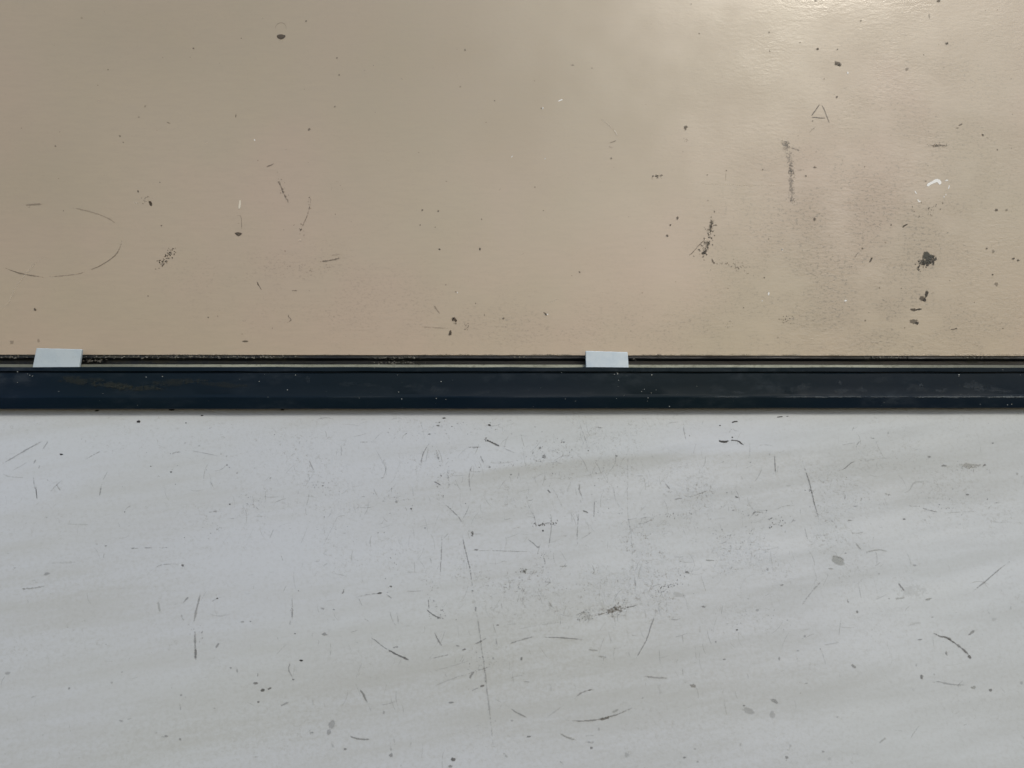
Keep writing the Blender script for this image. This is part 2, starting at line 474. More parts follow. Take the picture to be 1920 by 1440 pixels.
# ---------------------------------------------------------------- marks
class Marks:
    """collects flat marks that lie on one surface; every mark sits at its own tiny height"""
    k = 0
    def __init__(s, plane):
        s.plane = plane; s.v = []; s.f = []; s.tint = []; s.st = []; s.fa = []; s.br = []
    def P(s, x, y):
        return hit(x, y, s.plane) + s.plane[1] * s.h
    def start(s):
        Marks.k += 1
        s.h = .00003 + (Marks.k % 400) * 6e-7
    def add(s, x, y, tint, st, fa, br):
        s.v.append(s.P(x, y)); s.tint.append(tint); s.st.append(st); s.fa.append(fa); s.br.append(br)
        return len(s.v) - 1
    def blob(s, cx, cy, rx, ry=None, a=0, st=.8, tint=None, br=.5, jag=.22, n=14):
        ry = ry or rx
        tint = tint or DARK
        s.start()
        c_, s_ = math.cos(R(a)), math.sin(R(a))
        seed = random.random() * 50
        rad = [1 + jag * 1.6 * mnoise.noise(Vector((math.cos(t) * 1.6 + seed, math.sin(t) * 1.6, seed))) + random.uniform(-jag, jag) * .4 for t in [2 * math.pi * i / n for i in range(n)]]
        c = s.add(cx, cy, tint, st, 1.1, br)
        rings = []
        for q, fa in ((.62, .85), (1.0, 0.18), (1.22, 0.0)):
            ring = []
            for i in range(n):
                t = 2 * math.pi * i / n
                u, v = rx * rad[i] * q * math.cos(t), ry * rad[i] * q * math.sin(t)
                ring.append(s.add(cx + u * c_ - v * s_, cy + u * s_ + v * c_, tint, st, fa, br))
            rings.append(ring)
        for i in range(n):
            j = (i + 1) % n
            s.f.append((c, rings[0][i], rings[0][j]))
            for p, q in zip(rings, rings[1:]):
                s.f.append((p[i], q[i], q[j], p[j]))
        return s
    def stroke(s, pts, w=1.6, st=.5, tint=None, br=.75, taper=.25):
        tint = tint or GREY
        if s.plane is LOW and max(tint) > .07: st *= .80; br = br + .12
        if w > 5: br += .15; st *= .85
        s.start()
        P = [Vector((x, y)) for x, y in pts]
        P = [P[0] * 2 - P[1]] + P + [P[-1] * 2 - P[-2]]
        out = []
        for i in range(1, len(P) - 2):
            L = (P[i + 1] - P[i]).length
            m_ = max(2, int(L / 5))
            for q in range(m_):
                t = q / m_
                out.append(.5 * ((2 * P[i]) + (P[i + 1] - P[i - 1]) * t + (2 * P[i - 1] - 5 * P[i] + 4 * P[i + 1] - P[i + 2]) * t * t
                                 + (3 * P[i] - P[i - 1] - 3 * P[i + 1] + P[i + 2]) * t ** 3))
        out.append(P[-2])
        nn = len(out); prev = None; seed = random.random() * 90
        for i, p in enumerate(out):
            d = (out[min(i + 1, nn - 1)] - out[max(i - 1, 0)])
            d = d.normalized() if d.length > 0 else Vector((1, 0))
            nrm = Vector((-d.y, d.x))
            t = i / max(1, nn - 1)
            e = min(1, min(t, 1 - t) / taper + .0) if taper else 1
            wv = 1.02 * w * (.65 + .35 * e) * (1 + .45 * mnoise.noise(Vector((i * .5, seed, 0))))
            q = p + nrm * .5 * mnoise.noise(Vector((i * .35, seed, 4)))
            row = [s.add(q.x + nrm.x * wv * k, q.y + nrm.y * wv * k, tint, st, (1.15 - abs(k) * .0 if k == 0 else (.75 if abs(k) < .6 else 0)) * (.25 + .75 * e) - (0 if 0 < i < nn - 1 else .4), br)
                   for k in (-1.1, -.5, 0, .5, 1.1)]
            if prev:
                for k in range(4): s.f.append((prev[k], row[k], row[k + 1], prev[k + 1]))
            prev = row
        return s
    def speck(s, cx, cy, sx, sy, n, a=0, r=(.7, 1.8), st=.7, tint=None, br=.35):
        for _ in range(n):
            u, v = random.gauss(0, sx * .5), random.gauss(0, sy * .5)
            c_, s_ = math.cos(R(a)), math.sin(R(a))
            rr = random.uniform(*r)
            s.blob(cx + u * c_ - v * s_, cy + u * s_ + v * c_, rr * random.uniform(.8, 1.6), rr * .8, random.uniform(0, 180), st * random.uniform(.5, 1), tint, br, .35, 7)
        return s
    def build(s, name, parent, kind=None, label=None, mat=None):
        me = bpy.data.meshes.new(name)
        me.from_pydata([tuple(p) for p in s.v], [], s.f)
        t = me.attributes.new('tint', 'FLOAT_COLOR', 'POINT')
        t.data.foreach_set('color', [c for q in s.tint for c in (*q, 1)])
        for nm, vals in (('strength', s.st), ('fall', s.fa), ('breakup', s.br)):
            at = me.attributes.new(nm, 'FLOAT', 'POINT'); at.data.foreach_set('value', vals)
        o = link(name, me, mat or MARK, parent)
        if kind: o['kind'] = kind
        if label: o['label'] = label
        return o

DARK = (.028, .024, .018); BROWN = (.085, .068, .05); GREY = (.13, .13, .125); TAN = (.21, .195, .15)
PALE = (.62, .56, .46); CHALK = (.85, .87, .87); OLIVE = (.17, .175, .14); BLACK = (.012, .012, .014)

# --- marks large enough to point at on the beige panel: one part each
def U(name, label=None):
    m = Marks(UP); pending.append((m, name, panel, label)); return m
def L(name, label=None):
    m = Marks(LOW); pending.append((m, name, lower, label)); return m
pending = []
m = U('paint_chip', 'black flaked chip with a ragged edge')
m.blob(1740, 482, 11, 12, -30, .93, (.05, .052, .042), .35, .45, 22).blob(1733, 492, 12, 9, 10, .9, (.04, .04, .032), .85, .5, 22).blob(1748, 489, 7, 9, 20, .85, DARK, .8, .5)
m.speck(1733, 496, 18, 9, 30, -20, (1, 2.2), .9).speck(1748, 490, 10, 14, 12, 0, (1, 2), .9)
m = U('paint_chip'); m.blob(1737, 551, 4, 7.5, 12, .85, DARK, .5).blob(1730, 560, 8, 6, 20, .75, BROWN, .5).blob(1733, 563, 4, 3, 0, .8)
m.stroke([(1743, 553), (1749, 549), (1754, 551)], 1, .5)
m = U('paint_chip'); m.blob(1713, 581, 7, 3, 8, .85, BROWN, .4).blob(1723, 580, 6, 1.9, -8, .9, DARK, .4)
m = U('paint_chip'); m.blob(1714, 603, 9, 6, 10, .6, BROWN, .6, .3).blob(1719, 606, 5, 3.5, 10, .85, DARK, .5)
m = U('paint_chip', 'white chip with a curved upper edge')
m.stroke([(1737, 349.5), (1743, 345), (1750, 341), (1757, 338.5), (1762, 342), (1761.5, 347)], 3.1, 1.0, CHALK, .12, .1)
m.stroke([(1771, 341), (1775, 337.5), (1779, 340)], 1.4, .9, CHALK, .3).stroke([(1779.5, 346), (1779, 351), (1777, 355)], 1.5, .9, CHALK, .3)
m.blob(1770, 369, 1.4, 1.4, 0, .8, CHALK, .2).blob(1773.5, 365, 1.1, 1.2, 0, .8, CHALK, .2)
m = U('paint_chip'); m.stroke([(1715, 357), (1717, 361), (1719, 364)], 1.4, .85, CHALK, .3).stroke([(1719.5, 373), (1723, 378), (1727, 376)], 1.8, .95, CHALK, .3)
m = U('paint_chip'); m.blob(282, 381, 3.4, 5.5, -25, .9, (.045, .03, .015), .25).speck(275, 372, 12, 9, 14, 0, (.6, 1.4), .6).blob(256, 380, 5, 1.8, 0, .55, PALE, .2).stroke([(277, 368), (284, 370)], 1.2, .5, PALE)
m.blob(259, 359, 1.4, 3, -10, .8)
m = U('scuff_cluster', 'diagonal cluster of small dark specks')
m.speck(311, 485, 24, 7, 46, -42, (.9, 2.1), .9, (.05, .04, .025)).speck(322, 472, 7, 9, 10, 0, (.9, 1.9), .9)
m = U('ring_scratch', 'faint round ring scratch')
m.stroke([(0, 499), (40, 513), (75, 519), (84, 520)], 1.6, .5, BROWN, .6).stroke([(84, 520), (110, 518), (145, 514), (165, 508)], 1.4, .4, BROWN, .8)
m.stroke([(160, 510), (190, 497), (215, 480), (226, 462), (229, 446)], 1.6, .48, BROWN, .6).stroke([(125, 388), (165, 396), (200, 408), (225, 425)], 1.7, .3, BROWN, .6)
m = U('scratch', 'pale slanting scratch crossing the ring'); m.stroke([(0, 583), (15, 570), (30, 540), (48, 515), (70, 490), (86, 481)], 2.4, .34, PALE, .4)
m = U('paint_blister', 'small blister with a dark crescent at its foot')
m.stroke([(519.5, 65), (522, 70), (527, 72), (532, 70), (535, 65)], 2.2, .9, BROWN, .1, .2).blob(527, 68, 7.5, 4, 0, .85, BROWN, .15, .05)
m.stroke([(517, 60), (517, 50), (522, 44), (530, 43), (536, 49), (537, 60)], .9, .35, BROWN, .5).stroke([(521, 75), (527, 76.5), (533, 75)], 1, .5, PALE)
m = U('paint_blister', 'blister with a pale sliver above and a dark crescent at its foot')
m.blob(447, 438, 7, 2.8, 4, .85, BROWN, .15, .05).stroke([(441, 436), (447, 442), (453, 437)], 1.4, .8, BROWN, .1)
m.stroke([(441, 405), (451, 405), (453, 418), (453, 433)], 1.0, .38, BROWN, .5).stroke([(442, 419), (452, 418)], .8, .3, BROWN)
m.stroke([(450, 373), (450, 382), (448, 395)], 2.2, .9, (.7, .66, .56), .05, .35)
m = U('paint_blister'); m.blob(460, 640, 6.5, 1.8, 0, .7, BROWN, .2, .1).stroke([(452, 601), (460, 602), (463, 597)], 1, .3, BROWN)
m = U('pencil_triangle', 'small triangle drawn in grey line')
m.stroke([(1538, 194), (1529, 207), (1520, 219)], 1.3, .62, GREY, .4, .05).stroke([(1520, 219.5), (1535, 221), (1551, 221.5)], 1.3, .62, GREY, .4, .05).stroke([(1539, 194), (1546, 207), (1551, 221), (1556, 233)], 1.5, .52, GREY, .5, .05)
m.blob(1523.5, 227, 2, 2, 0, .5, GREY).stroke([(1531, 236), (1522, 244), (1516, 251)], 2, .35, GREY)
m = U('grey_smear', 'upright grey smear like a letter stroke')
m.stroke([(1472, 258), (1477, 280), (1482, 300), (1484, 345), (1485, 388)], 10, .55, (.17, .165, .155), .95, .12).stroke([(1481, 305), (1485, 340)], 7, .5, GREY, .95)
m.blob(1472, 268, 12, 8, 10, .4, GREY, .9).stroke([(1477, 275), (1502, 283)], 2.2, .5, GREY, .9).stroke([(1492, 320), (1512, 318)], 1.8, .35, GREY, .8).speck(1487, 376, 12, 7, 12, 0, (.6, 1.4), .5)
m = U('scuff_cluster', 'dark broken scuff running downwards')
m.stroke([(1336, 408), (1332, 428), (1330, 442)], 5, .75, (.09, .075, .055), .9, .2).stroke([(1328, 448), (1324, 460), (1320, 476)], 7, .7, (.10, .085, .065), .92, .2)
m.speck(1332, 430, 8, 26, 26, 8, (.9, 2.2), .8).speck(1322, 463, 14, 22, 26, 10, (.9, 2.2), .75).blob(1320, 474, 5, 3.5, -30, .85).stroke([(1319, 484), (1321, 492)], 2, .7, DARK)
m.stroke([(1333, 481), (1337, 490), (1341, 496)], 2.2, .7, BROWN).speck(1352, 493, 14, 5, 12, 5, (.7, 1.6), .6).speck(1387, 500, 18, 10, 32, 0, (.7, 1.7), .6)
m.stroke([(1287, 483), (1300, 472), (1312, 458), (1325, 446)], 1.2, .55, BROWN, .7)
m = U('scratch'); m.stroke([(518, 327), (527, 350), (533, 365), (545, 386)], 3.2, .55, BROWN, .9).speck(530, 355, 8, 22, 12, -20, (.6, 1.4), .6)
m = U('scratch'); m.stroke([(585, 362), (581, 385), (577, 402), (566, 427), (558, 442)], 1.6, .5, BROWN, .95).speck(565, 430, 7, 10, 10, 0, (.6, 1.5), .7).speck(580, 382, 4, 20, 10, 0, (.6, 1.5), .65).blob(563, 451, 3, 2, 0, .5, PALE, .3)
m = U('scratch'); m.stroke([(596, 491), (620, 488), (644, 482)], 2.4, .55, BROWN, .8).stroke([(618, 479), (640, 477)], 1.2, .3, BROWN)
m = U('scratch', 'pale curved scratch'); m.stroke([(1122, 221), (1138, 231), (1150, 243)], 1.3, .38, PALE, .6).stroke([(1150, 242), (1155, 249), (1158, 257)], 1.4, .8, (.75, .7, .6), .5).stroke([(1140, 268), (1150, 266), (1157, 262)], 1.4, .5, BROWN, .6).blob(1145, 276, 5, 3, 10, .25, BROWN, .8)
m = U('paint_chip'); m.blob(852.5, 599, 4.4, 5.5, -20, .9, (.05, .03, .015), .7, .5).speck(852, 600, 5, 6, 8, 0, (.8, 1.8), .8)
m = U('paint_chip'); m.blob(844, 625, 3.4, 5.8, 10, .85, (.06, .045, .03), .3, .3).speck(876, 613, 5, 9, 12, 0, (.6, 1.4), .7)
m = U('paint_chip'); m.blob(1570, 119, 6.5, 5, 35, .75, BROWN, .6, .4).blob(1574, 122, 4, 3, 0, .7)
m = U('paint_chip'); m.blob(1023, 589, 4.5, 1.8, 50, .7, DARK, .3).stroke([(1024, 591), (1029, 588)], 1.5, .9, CHALK, .3)
m = U('paint_chip'); m.blob(1286, 239, 4, 5, 20, .7, BROWN, .6, .4).speck(1285, 262, 5, 6, 7, 0, (.6, 1.3), .6)

# --- everything smaller on the beige panel
m = Marks(UP)
for x, y, r_, s_ in ((303, 423, 2, .6), (66, 580, 3.4, .8), (278, 555, 1.4, .7), (391, 595, 2, .6), (203, 131, 1.6, .6), (363, 91, 2.2, .65), (574, 40, 1.8, .6), (632, 109, 2, .55), (636, 141, 2.2, .5),
                     (628, 200, 2, .5), (580, 243, 3, .55), (872, 94, 2, .5), (863, 163, 2.2, .4), (1002, 152, 1.5, .4), (1110, 128, 1.4, .5), (1146, 297, 2, .6), (1003, 351, 1.5, .6), (792, 394, 2.2, .75), (822, 396, 2, .65),
                     (788, 422, 1.5, .85), (816, 426, 1.6, .5), (903, 411, 1.6, .7), (944, 597, 2.4, .6), (892, 569, 1.3, .7), (836, 534, 1.6, .6), (1257, 422, 2, .8), (1251, 442, 3, .75), (1270, 409, 3.2, .6), (1019, 395, 1.7, .5),
                     (1533, 92, 2.4, .85), (1570, 93, 1.8, .7), (1569, 182, 2.2, .75), (1545, 148, 1.5, .6), (1760, 2, 3.5, .75), (1614, 39, 2, .6), (1775, 82, 3.5, .5), (1700, 130, 3.5, .4), (1511, 330, 2, .85), (1430, 318, 1.7, .7),
                     (1362, 320, 1.5, .7), (1326, 328, 1.6, .6), (1528, 314, 3, .6), (1442, 61, 2, .5), (1527, 411, 4, .6), (1868, 394, 3.5, .8), (1887, 394, 3, .4), (1850, 466, 2.4, .7), (1862, 471, 3.5, .4), (1900, 485, 3, .8), (1909, 488, 2.6, .8),
                     (1861, 515, 2.2, .85), (1868, 533, 5, .4), (1433, 521, 2, .8), (1529, 1, 3, .4), (1671, 422, 1.8, .8), (1617, 466, 2.5, .6), (1649, 540, 1.6, .7), (1622, 601, 2, .6), (1827, 567, 1.6, .6), (1500, 80, 2, .5), (1443, 96, 2, .45), (1311, 63, 1.8, .5),
                     (1732, 103, 1.4, .6), (1660, 455, 1.5, .6), (1365, 541, 1.4, .5), (1072, 517, 1.3, .4), (22, 642, 5, .3), (72, 639, 4, .3), (104, 274, 2.4, .5), (225, 255, 2.2, .5), (231, 267, 1.6, .5), (153, 34, 2.5, .3), (1880, 616, 2, .5), (1870, 281, 2, .6)):
    m.blob(x, y, r_, r_ * .8, random.uniform(0, 180), s_, random.choice((DARK, BROWN)), .35, .35, 10)
for pts, w_, s_, t_, b_ in (([(497, 314), (507, 310), (516, 306)], 1.8, .5, BROWN, .6), ([(480, 524), (485, 535), (492, 546)], 1.8, .7, BROWN, .8), ([(543, 545), (562, 545)], 2.2, .5, BROWN, .8), ([(577, 543), (584, 548)], 1.4, .5, BROWN, .6),
                            ([(535, 607), (546, 600), (540, 593), (543, 589)], 1.4, .6, BROWN, .7), ([(268, 203), (276, 196)], 3, .35, BROWN, .6), ([(257, 220), (264, 220)], 2, .4, BROWN, .5), ([(309, 227), (322, 233)], 2, .45, BROWN, .5),
                            ([(442.5, 212), (442, 223)], 1.3, .65, BROWN, .3), ([(476, 259), (479, 266)], 1.2, .9, CHALK, .2), ([(384, 264), (390, 271)], 1.6, .4, PALE, .3), ([(182, 187), (190, 191)], 2, .5, PALE, .3), ([(751, 145), (755, 151)], 1.8, .6, PALE, .3),
                            ([(1045, 191), (1051, 188), (1056, 186)], 1.7, .95, CHALK, .4), ([(1017, 207), (1018, 198)], 1.5, .7, CHALK, .3), ([(1014, 206), (1016, 200)], 1.6, .6, BROWN, .4), ([(957, 297), (963, 290)], 1.2, .8, CHALK, .3),
                            ([(1018, 302), (1026, 293)], 1.3, .6, CHALK, .5), ([(1124, 334), (1128, 340)], 1.5, .7, PALE, .4), ([(936, 358), (939, 352)], 1.3, .6, PALE, .4), ([(1068, 122), (1080, 122)], 1.5, .5, BROWN, .4), ([(820, 467), (828, 468)], 1.8, .8, DARK, .3),
                            ([(899, 463), (900, 471)], 1.9, .9, DARK, .2), ([(811, 570), (818, 580), (828, 590)], 2.2, .4, BROWN, .8), ([(908, 587), (909, 595)], 1.4, .6, BROWN, .6), ([(786, 613), (850, 616)], 2, .3, BROWN, .9),
                            ([(1025, 568), (1038, 564), (1052, 559)], 1.2, .6, PALE, .6), ([(1083, 507), (1090, 513)], 1.5, .7, DARK, .5), ([(857, 551), (858, 546)], 1.4, .9, CHALK, .2), ([(55, 386), (56, 390)], 3, .4, BROWN, .6), ([(45, 385), (60, 384), (85, 382)], 2.6, .35, BROWN, .6),
                            ([(1795, 238), (1801, 234), (1806, 231)], 2, .6, BROWN, .6), ([(1790, 242), (1800, 238)], 2, .5, BROWN, .5), ([(1838, 250), (1846, 256)], 2.8, .8, BROWN, .5), ([(1846, 256), (1858, 262)], 1.3, .5, BROWN, .7), ([(1738, 274), (1760, 273), (1784, 272)], 4, .55, BROWN, .95),
                            ([(1742, 22), (1743, 38)], 2.2, .45, BROWN, .6), ([(1773, 86), (1778, 77)], 1.8, .6, BROWN, .4), ([(1690, 428), (1697, 423), (1704, 419)], 2, .85, DARK, .6), ([(1629, 494), (1633, 488), (1636, 480)], 2.0, .8, DARK, .6), ([(1441, 556), (1442, 545)], 2.0, .95, CHALK, .2),
                            ([(1427, 567), (1431, 561)], 1.4, .8, CHALK, .4), ([(1581, 565), (1590, 563)], 2.0, .95, CHALK, .2), ([(1466, 471), (1467, 465)], 1.6, .95, CHALK, .2), ([(1587, 137), (1592, 137)], 2.4, .95, CHALK, .1), ([(1396, 450), (1408, 455)], 1.3, .6, PALE, .5),
                            ([(1545, 536), (1565, 525), (1590, 517)], 1, .5, PALE, .7), ([(1690, 547), (1704, 545), (1708, 537)], 1.4, .5, PALE, .6), ([(1780, 618), (1790, 617), (1798, 614)], 1.6, .7, BROWN, .8), ([(1220, 331), (1232, 330), (1250, 329)], 3, .6, BROWN, .9),
                            ([(1290, 343), (1400, 348), (1480, 347)], 1.2, .3, PALE, .8), ([(1361, 320), (1360, 342)], 1, .35, BROWN, .7), ([(1600, 486), (1612, 470)], 1.2, .4, GREY, .7), ([(975, 480), (985, 472)], 1, .3, PALE, .6)):
    m.stroke(pts, w_, s_, t_, b_)
m.speck(1235, 330, 22, 5, 16, 0, (.6, 1.6), .7).speck(1473, 600, 16, 9, 26, 0, (.6, 1.5), .7).speck(1366, 608, 14, 8, 16, 0, (.6, 1.5), .5).speck(1735, 392, 38, 20, 26, 0, (.7, 1.7), .7)
m.speck(560, 502, 90, 12, 36, 0, (.6, 1.5), .35).speck(630, 345, 20, 12, 8, 0, (.6, 1.3), .4).speck(1760, 273, 24, 6, 24, 0, (.6, 1.5), .6)
for _ in range(520):                                    # fine wear, denser to the right and low down
    x = random.uniform(-150, 2050); y = random.uniform(-60, 660)
    if random.random() > .12 + .75 * up_grime(x, y): continue
    if random.random() < .25: m.stroke([(x, y), (x + random.uniform(-9, 9), y + random.uniform(-5, 5))], random.uniform(.8, 1.5), random.uniform(.2, .55), random.choice((BROWN, GREY, PALE)), .7)
    else: m.blob(x, y, random.uniform(.7, 1.9), random.uniform(.6, 1.3), random.uniform(0, 180), random.uniform(.3, .8), random.choice((DARK, BROWN, BROWN, GREY, PALE)), .4, .3, 7)
m.build('wear_marks', panel, 'stuff')

# --- marks on the white board
m = L('scratch', 'long faint scratch wandering down the middle')
m.stroke([(827, 938), (845, 955), (860, 970), (870, 986)], 1.5, .62, GREY, .7).stroke([(866, 995), (870, 1020), (876, 1045), (882, 1070), (885, 1092), (888, 1110)], 1.8, .68, GREY, .7)
m.stroke([(884, 1095), (893, 1145), (899, 1180), (903, 1215), (908, 1250), (914, 1300), (920, 1350), (924, 1400)], 2.2, .42, GREY, .75).blob(886, 1108, 3, 2, 0, .5, GREY).blob(892, 1142, 2.2, 5, 0, .4, GREY)
m = L('scratch', 'long straight dark scratch'); m.stroke([(1502, 859), (1510, 882), (1518, 905), (1521, 920), (1530, 955), (1538, 985)], 1.7, .75, (.09, .09, .085), .55).speck(1520, 920, 8, 6, 10, 0, (.7, 1.5), .6)
m = L('scratch'); m.stroke([(1507, 985), (1511, 1000), (1517, 1018)], 1.4, .42)
m = L('scratch'); m.stroke([(810, 826), (798, 842), (791, 860), (791, 876)], 1.6, .6)
m = L('scratch'); m.stroke([(890, 863), (881, 885), (880, 905), (884, 930)], 1.7, .5)
m = L('scratch'); m.stroke([(908, 823), (925, 831), (940, 839)], 2.0, .8, (.07, .07, .07), .5).stroke([(940, 839), (955, 845), (971, 851)], 1.2, .4).speck(912, 825, 8, 4, 8, 0, (.7, 1.5), .7)
m = L('scratch'); m.stroke([(811, 902), (820, 906), (830, 912)], 1.6, .75, (.08, .08, .08), .4)
m = L('scratch'); m.stroke([(0, 873), (30, 855), (60, 838), (90, 822)], 1.7, .5, GREY, .6).stroke([(92, 824), (85, 835), (78, 846)], 1.5, .5)
m = L('scratch'); m.stroke([(62, 890), (64, 908), (66, 920)], 1.6, .5).stroke([(66, 908), (68, 922), (70, 939)], 1.6, .75, (.09, .09, .09), .4)
m = L('scratch'); m.stroke([(157, 864), (175, 853), (196, 842)], 1.4, .5)
m = L('scratch'); m.stroke([(192, 902), (189, 915), (186, 936)], 1.9, .55, GREY, .6)
m = L('scratch'); m.stroke([(92, 925), (105, 910), (122, 895)], 1.3, .35).stroke([(104, 906), (109, 914), (116, 923)], 1.9, .45, OLIVE)
m = L('scratch'); m.stroke([(1026, 917), (1029, 921), (1034, 926)], 2.0, .75, (.09, .09, .09), .4)
m = L('scratch'); m.stroke([(1030, 910), (1040, 922), (1048, 937), (1056, 955)], 1.3, .5)
m = L('scratch'); m.stroke([(1093, 907), (1087, 909), (1086, 918), (1090, 928), (1093, 941)], 1.8, .6)
m = L('scratch'); m.stroke([(1091, 957), (1097, 959), (1105, 962)], 1.9, .75, (.09, .09, .09), .4)
m = L('scratch'); m.stroke([(1115, 930), (1114, 955), (1113, 977)], 1.5, .5)
m = L('scratch'); m.stroke([(1080, 960), (1084, 975)], 1.5, .5).stroke([(1086, 950), (1084, 975), (1082, 1000), (1083, 1025)], 1.6, .5)
m = L('scratch'); m.stroke([(1030, 957), (1031, 975), (1033, 965), (1034, 985), (1031, 1010), (1027, 1042)], 1.3, .48)
m = L('scratch', 'faint dashed vertical scratch'); m.stroke([(1178, 822), (1177, 880), (1177, 960), (1184, 1010), (1187, 1060), (1190, 1090), (1193, 1138)], 1.5, .30, GREY, 1.0, .1)
m = L('scratch'); m.stroke([(1040 - 54, 1008), (1000, 1019), (1013, 1030)], 1.8, .6, (.09, .09, .09), .6).stroke([(1013, 1030), (1018, 1042), (1024, 1058)], 2.2, .55, GREY, .85).speck(1022, 1048, 18, 24, 26, 0, (.6, 1.5), .5)
m = L('scratch'); m.stroke([(829, 992), (828, 1030), (826, 1065), (826, 1095)], 1.6, .52, GREY, .8).stroke([(843, 997), (835, 1006), (829, 1014)], 1.4, .4)
m = L('scratch'); m.stroke([(870, 1032), (940, 1033), (975, 1034), (1008, 1035)], 1.2, .42, OLIVE).blob(893, 1031, 5, 1.8, 0, .55, GREY, .6)
m = L('scuff_cluster', 'horizontal dark scuff'); m.stroke([(993, 982), (1010, 984), (1030, 981), (1045, 979)], 3.5, .55, GREY, .95).speck(1010, 983, 26, 4, 18, 0, (.7, 1.8), .65).speck(1035, 980, 16, 5, 14, 0, (.7, 1.6), .6).blob(1018, 995, 1.8, 1.8, 0, .9, BLACK, .1)
m = L('scuff_cluster', 'small grey scuff'); m.blob(980, 1070, 10, 5, 0, .55, OLIVE, .95).speck(980, 1070, 12, 7, 16, 0, (.8, 1.7), .55)
m = L('scuff_cluster'); m.blob(886, 1000, 2.4, 5.5, 0, .6, GREY, .6).speck(886, 1000, 5, 9, 9, 0, (.7, 1.5), .6)
m = L('paint_chip', 'ragged black chip below the rail')
m.stroke([(1346, 825), (1353, 828), (1362, 828), (1368, 826)], 2.7, .95, BLACK, .55, .2).stroke([(1368, 826), (1375, 826), (1384, 827), (1391, 832), (1396, 835)], 1.7, .9, BLACK, .6, .2).blob(1373, 820, 1.8, 1.5, 0, .9, BLACK, .2)
m = L('scratch'); m.stroke([(1371, 793), (1377, 791), (1385, 790)], 1.4, .9, BLACK, .4).blob(1350, 798, 1.8, 1.2, 0, .9, BLACK, .2).speck(1375, 808, 14, 8, 12, 0, (.5, 1), .5)
m = L('scratch'); m.stroke([(1454, 782.5), (1463, 781.5), (1469, 781)], 1.6, .9, BLACK, .4).stroke([(1471, 781), (1482, 780)], 1, .8, BLACK, .5)
m = L('scratch'); m.stroke([(1443, 845), (1443, 858)], 1.5, .4).stroke([(1452, 850), (1453, 870), (1455, 896)], 1.9, .6, GREY, .6).stroke([(1459, 870), (1457, 890)], 1.2, .4)
m = L('scratch'); m.stroke([(1568, 882), (1580, 881), (1590, 873), (1598, 867), (1612, 864)], 1.7, .62, GREY, .7).stroke([(1612, 868), (1640, 861), (1680, 858)], 1.3, .28, GREY)
m = L('scratch'); m.stroke([(1604, 843), (1607, 833), (1614, 826)], 2.0, .6, GREY, .8).stroke([(1630, 820), (1636, 822), (1642, 822)], 1.4, .6)
m = L('stain', 'tan smudge near the right edge'); m.blob(1818, 873, 28, 6, 2, .38, TAN, .75).speck(1815, 878, 30, 7, 28, 0, (.7, 1.5), .4).blob(1770, 873, 8, 3, 0, .5, GREY, .8).blob(1742, 857, 5, 3, 0, .5, GREY, .8).blob(1846, 872, 4, 2, 0, .5, GREY, .5)
m = L('scratch'); m.stroke([(1280, 934), (1300, 930), (1318, 923), (1334, 915)], 1.3, .42)
m = L('scratch'); m.stroke([(1724, 951), (1740, 956), (1765, 962)], 2.2, .58, GREY, .8).stroke([(1765, 962), (1800, 960), (1835, 958)], 1.3, .36).stroke([(1700, 948), (1724, 950)], 2, .3)
m = L('scratch'); m.stroke([(1690, 925), (1704, 920), (1712, 907), (1722, 903), (1740, 906)], 2.4, .32, OLIVE, .6).stroke([(1655, 926), (1675, 928)], 2.4, .5, OLIVE, .9)
m = L('stain', 'small oval grey-green stain'); m.blob(1571, 1051, 15, 8.5, 28, .42, (.22, .23, .20), .25, .08, 20).stroke([(1558, 1043), (1566, 1044), (1580, 1048), (1585, 1056)], 1.2, .35, OLIVE).blob(1556, 1066, 6, 2, 10, .35, OLIVE)
m = L('scratch'); m.stroke([(1603, 1015), (1609, 1024), (1616, 1034)], 2.2, .42, OLIVE, .5)
m = L('scratch'); m.stroke([(1616, 1040), (1630, 1034), (1648, 1031), (1668, 1035)], 2.4, .42, OLIVE, .7)
m = L('scratch', 'slanting scratch at the right edge'); m.stroke([(1897, 1050), (1875, 1066), (1850, 1088), (1820, 1112)], 1.9, .55, GREY, .55)
m = L('scratch'); m.stroke([(1318, 1050), (1332, 1051), (1346, 1050)], 2.0, .55, OLIVE, .8)
m = L('scuff_cluster', 'crumbly worn patch of paint')
m.speck(1380, 1010, 90, 70, 90, -25, (.6, 1.8), .4).speck(1455, 978, 26, 14, 24, 0, (.7, 1.9), .55).speck(1420, 962, 30, 9, 24, 0, (.7, 1.7), .5).stroke([(1408, 968), (1416, 960), (1430, 962)], 2, .5, GREY, .8).stroke([(1400, 996), (1410, 1004)], 1.6, .5)
m = L('scratch'); m.stroke([(45, 1104), (60, 1103), (72, 1101), (90, 1099)], 2.4, .5, OLIVE, .6).blob(45, 1104, 4, 2, 0, .5, OLIVE)
m = L('scratch'); m.stroke([(297, 1125), (298, 1138), (301, 1151)], 2.8, .38, OLIVE, .4)
m = L('scratch'); m.stroke([(355, 1117), (349, 1124), (343, 1131)], 2.2, .55).stroke([(340, 1148), (342, 1158), (347, 1166)], 3, .36, OLIVE)
m = L('scratch'); m.stroke([(377, 1110), (372, 1130), (367, 1150), (364, 1170)], 3.0, .52, (.17, .17, .15), .5)
m = L('scratch'); m.stroke([(367, 1180), (366, 1205), (367, 1225), (367, 1239)], 3.2, .58, (.14, .14, .13), .5).stroke([(367, 1215), (367, 1240)], 3, .4, GREY, .4)
m = L('scratch'); m.stroke([(411, 1204), (408, 1210), (404, 1217)], 2.8, .55, GREY, .3)
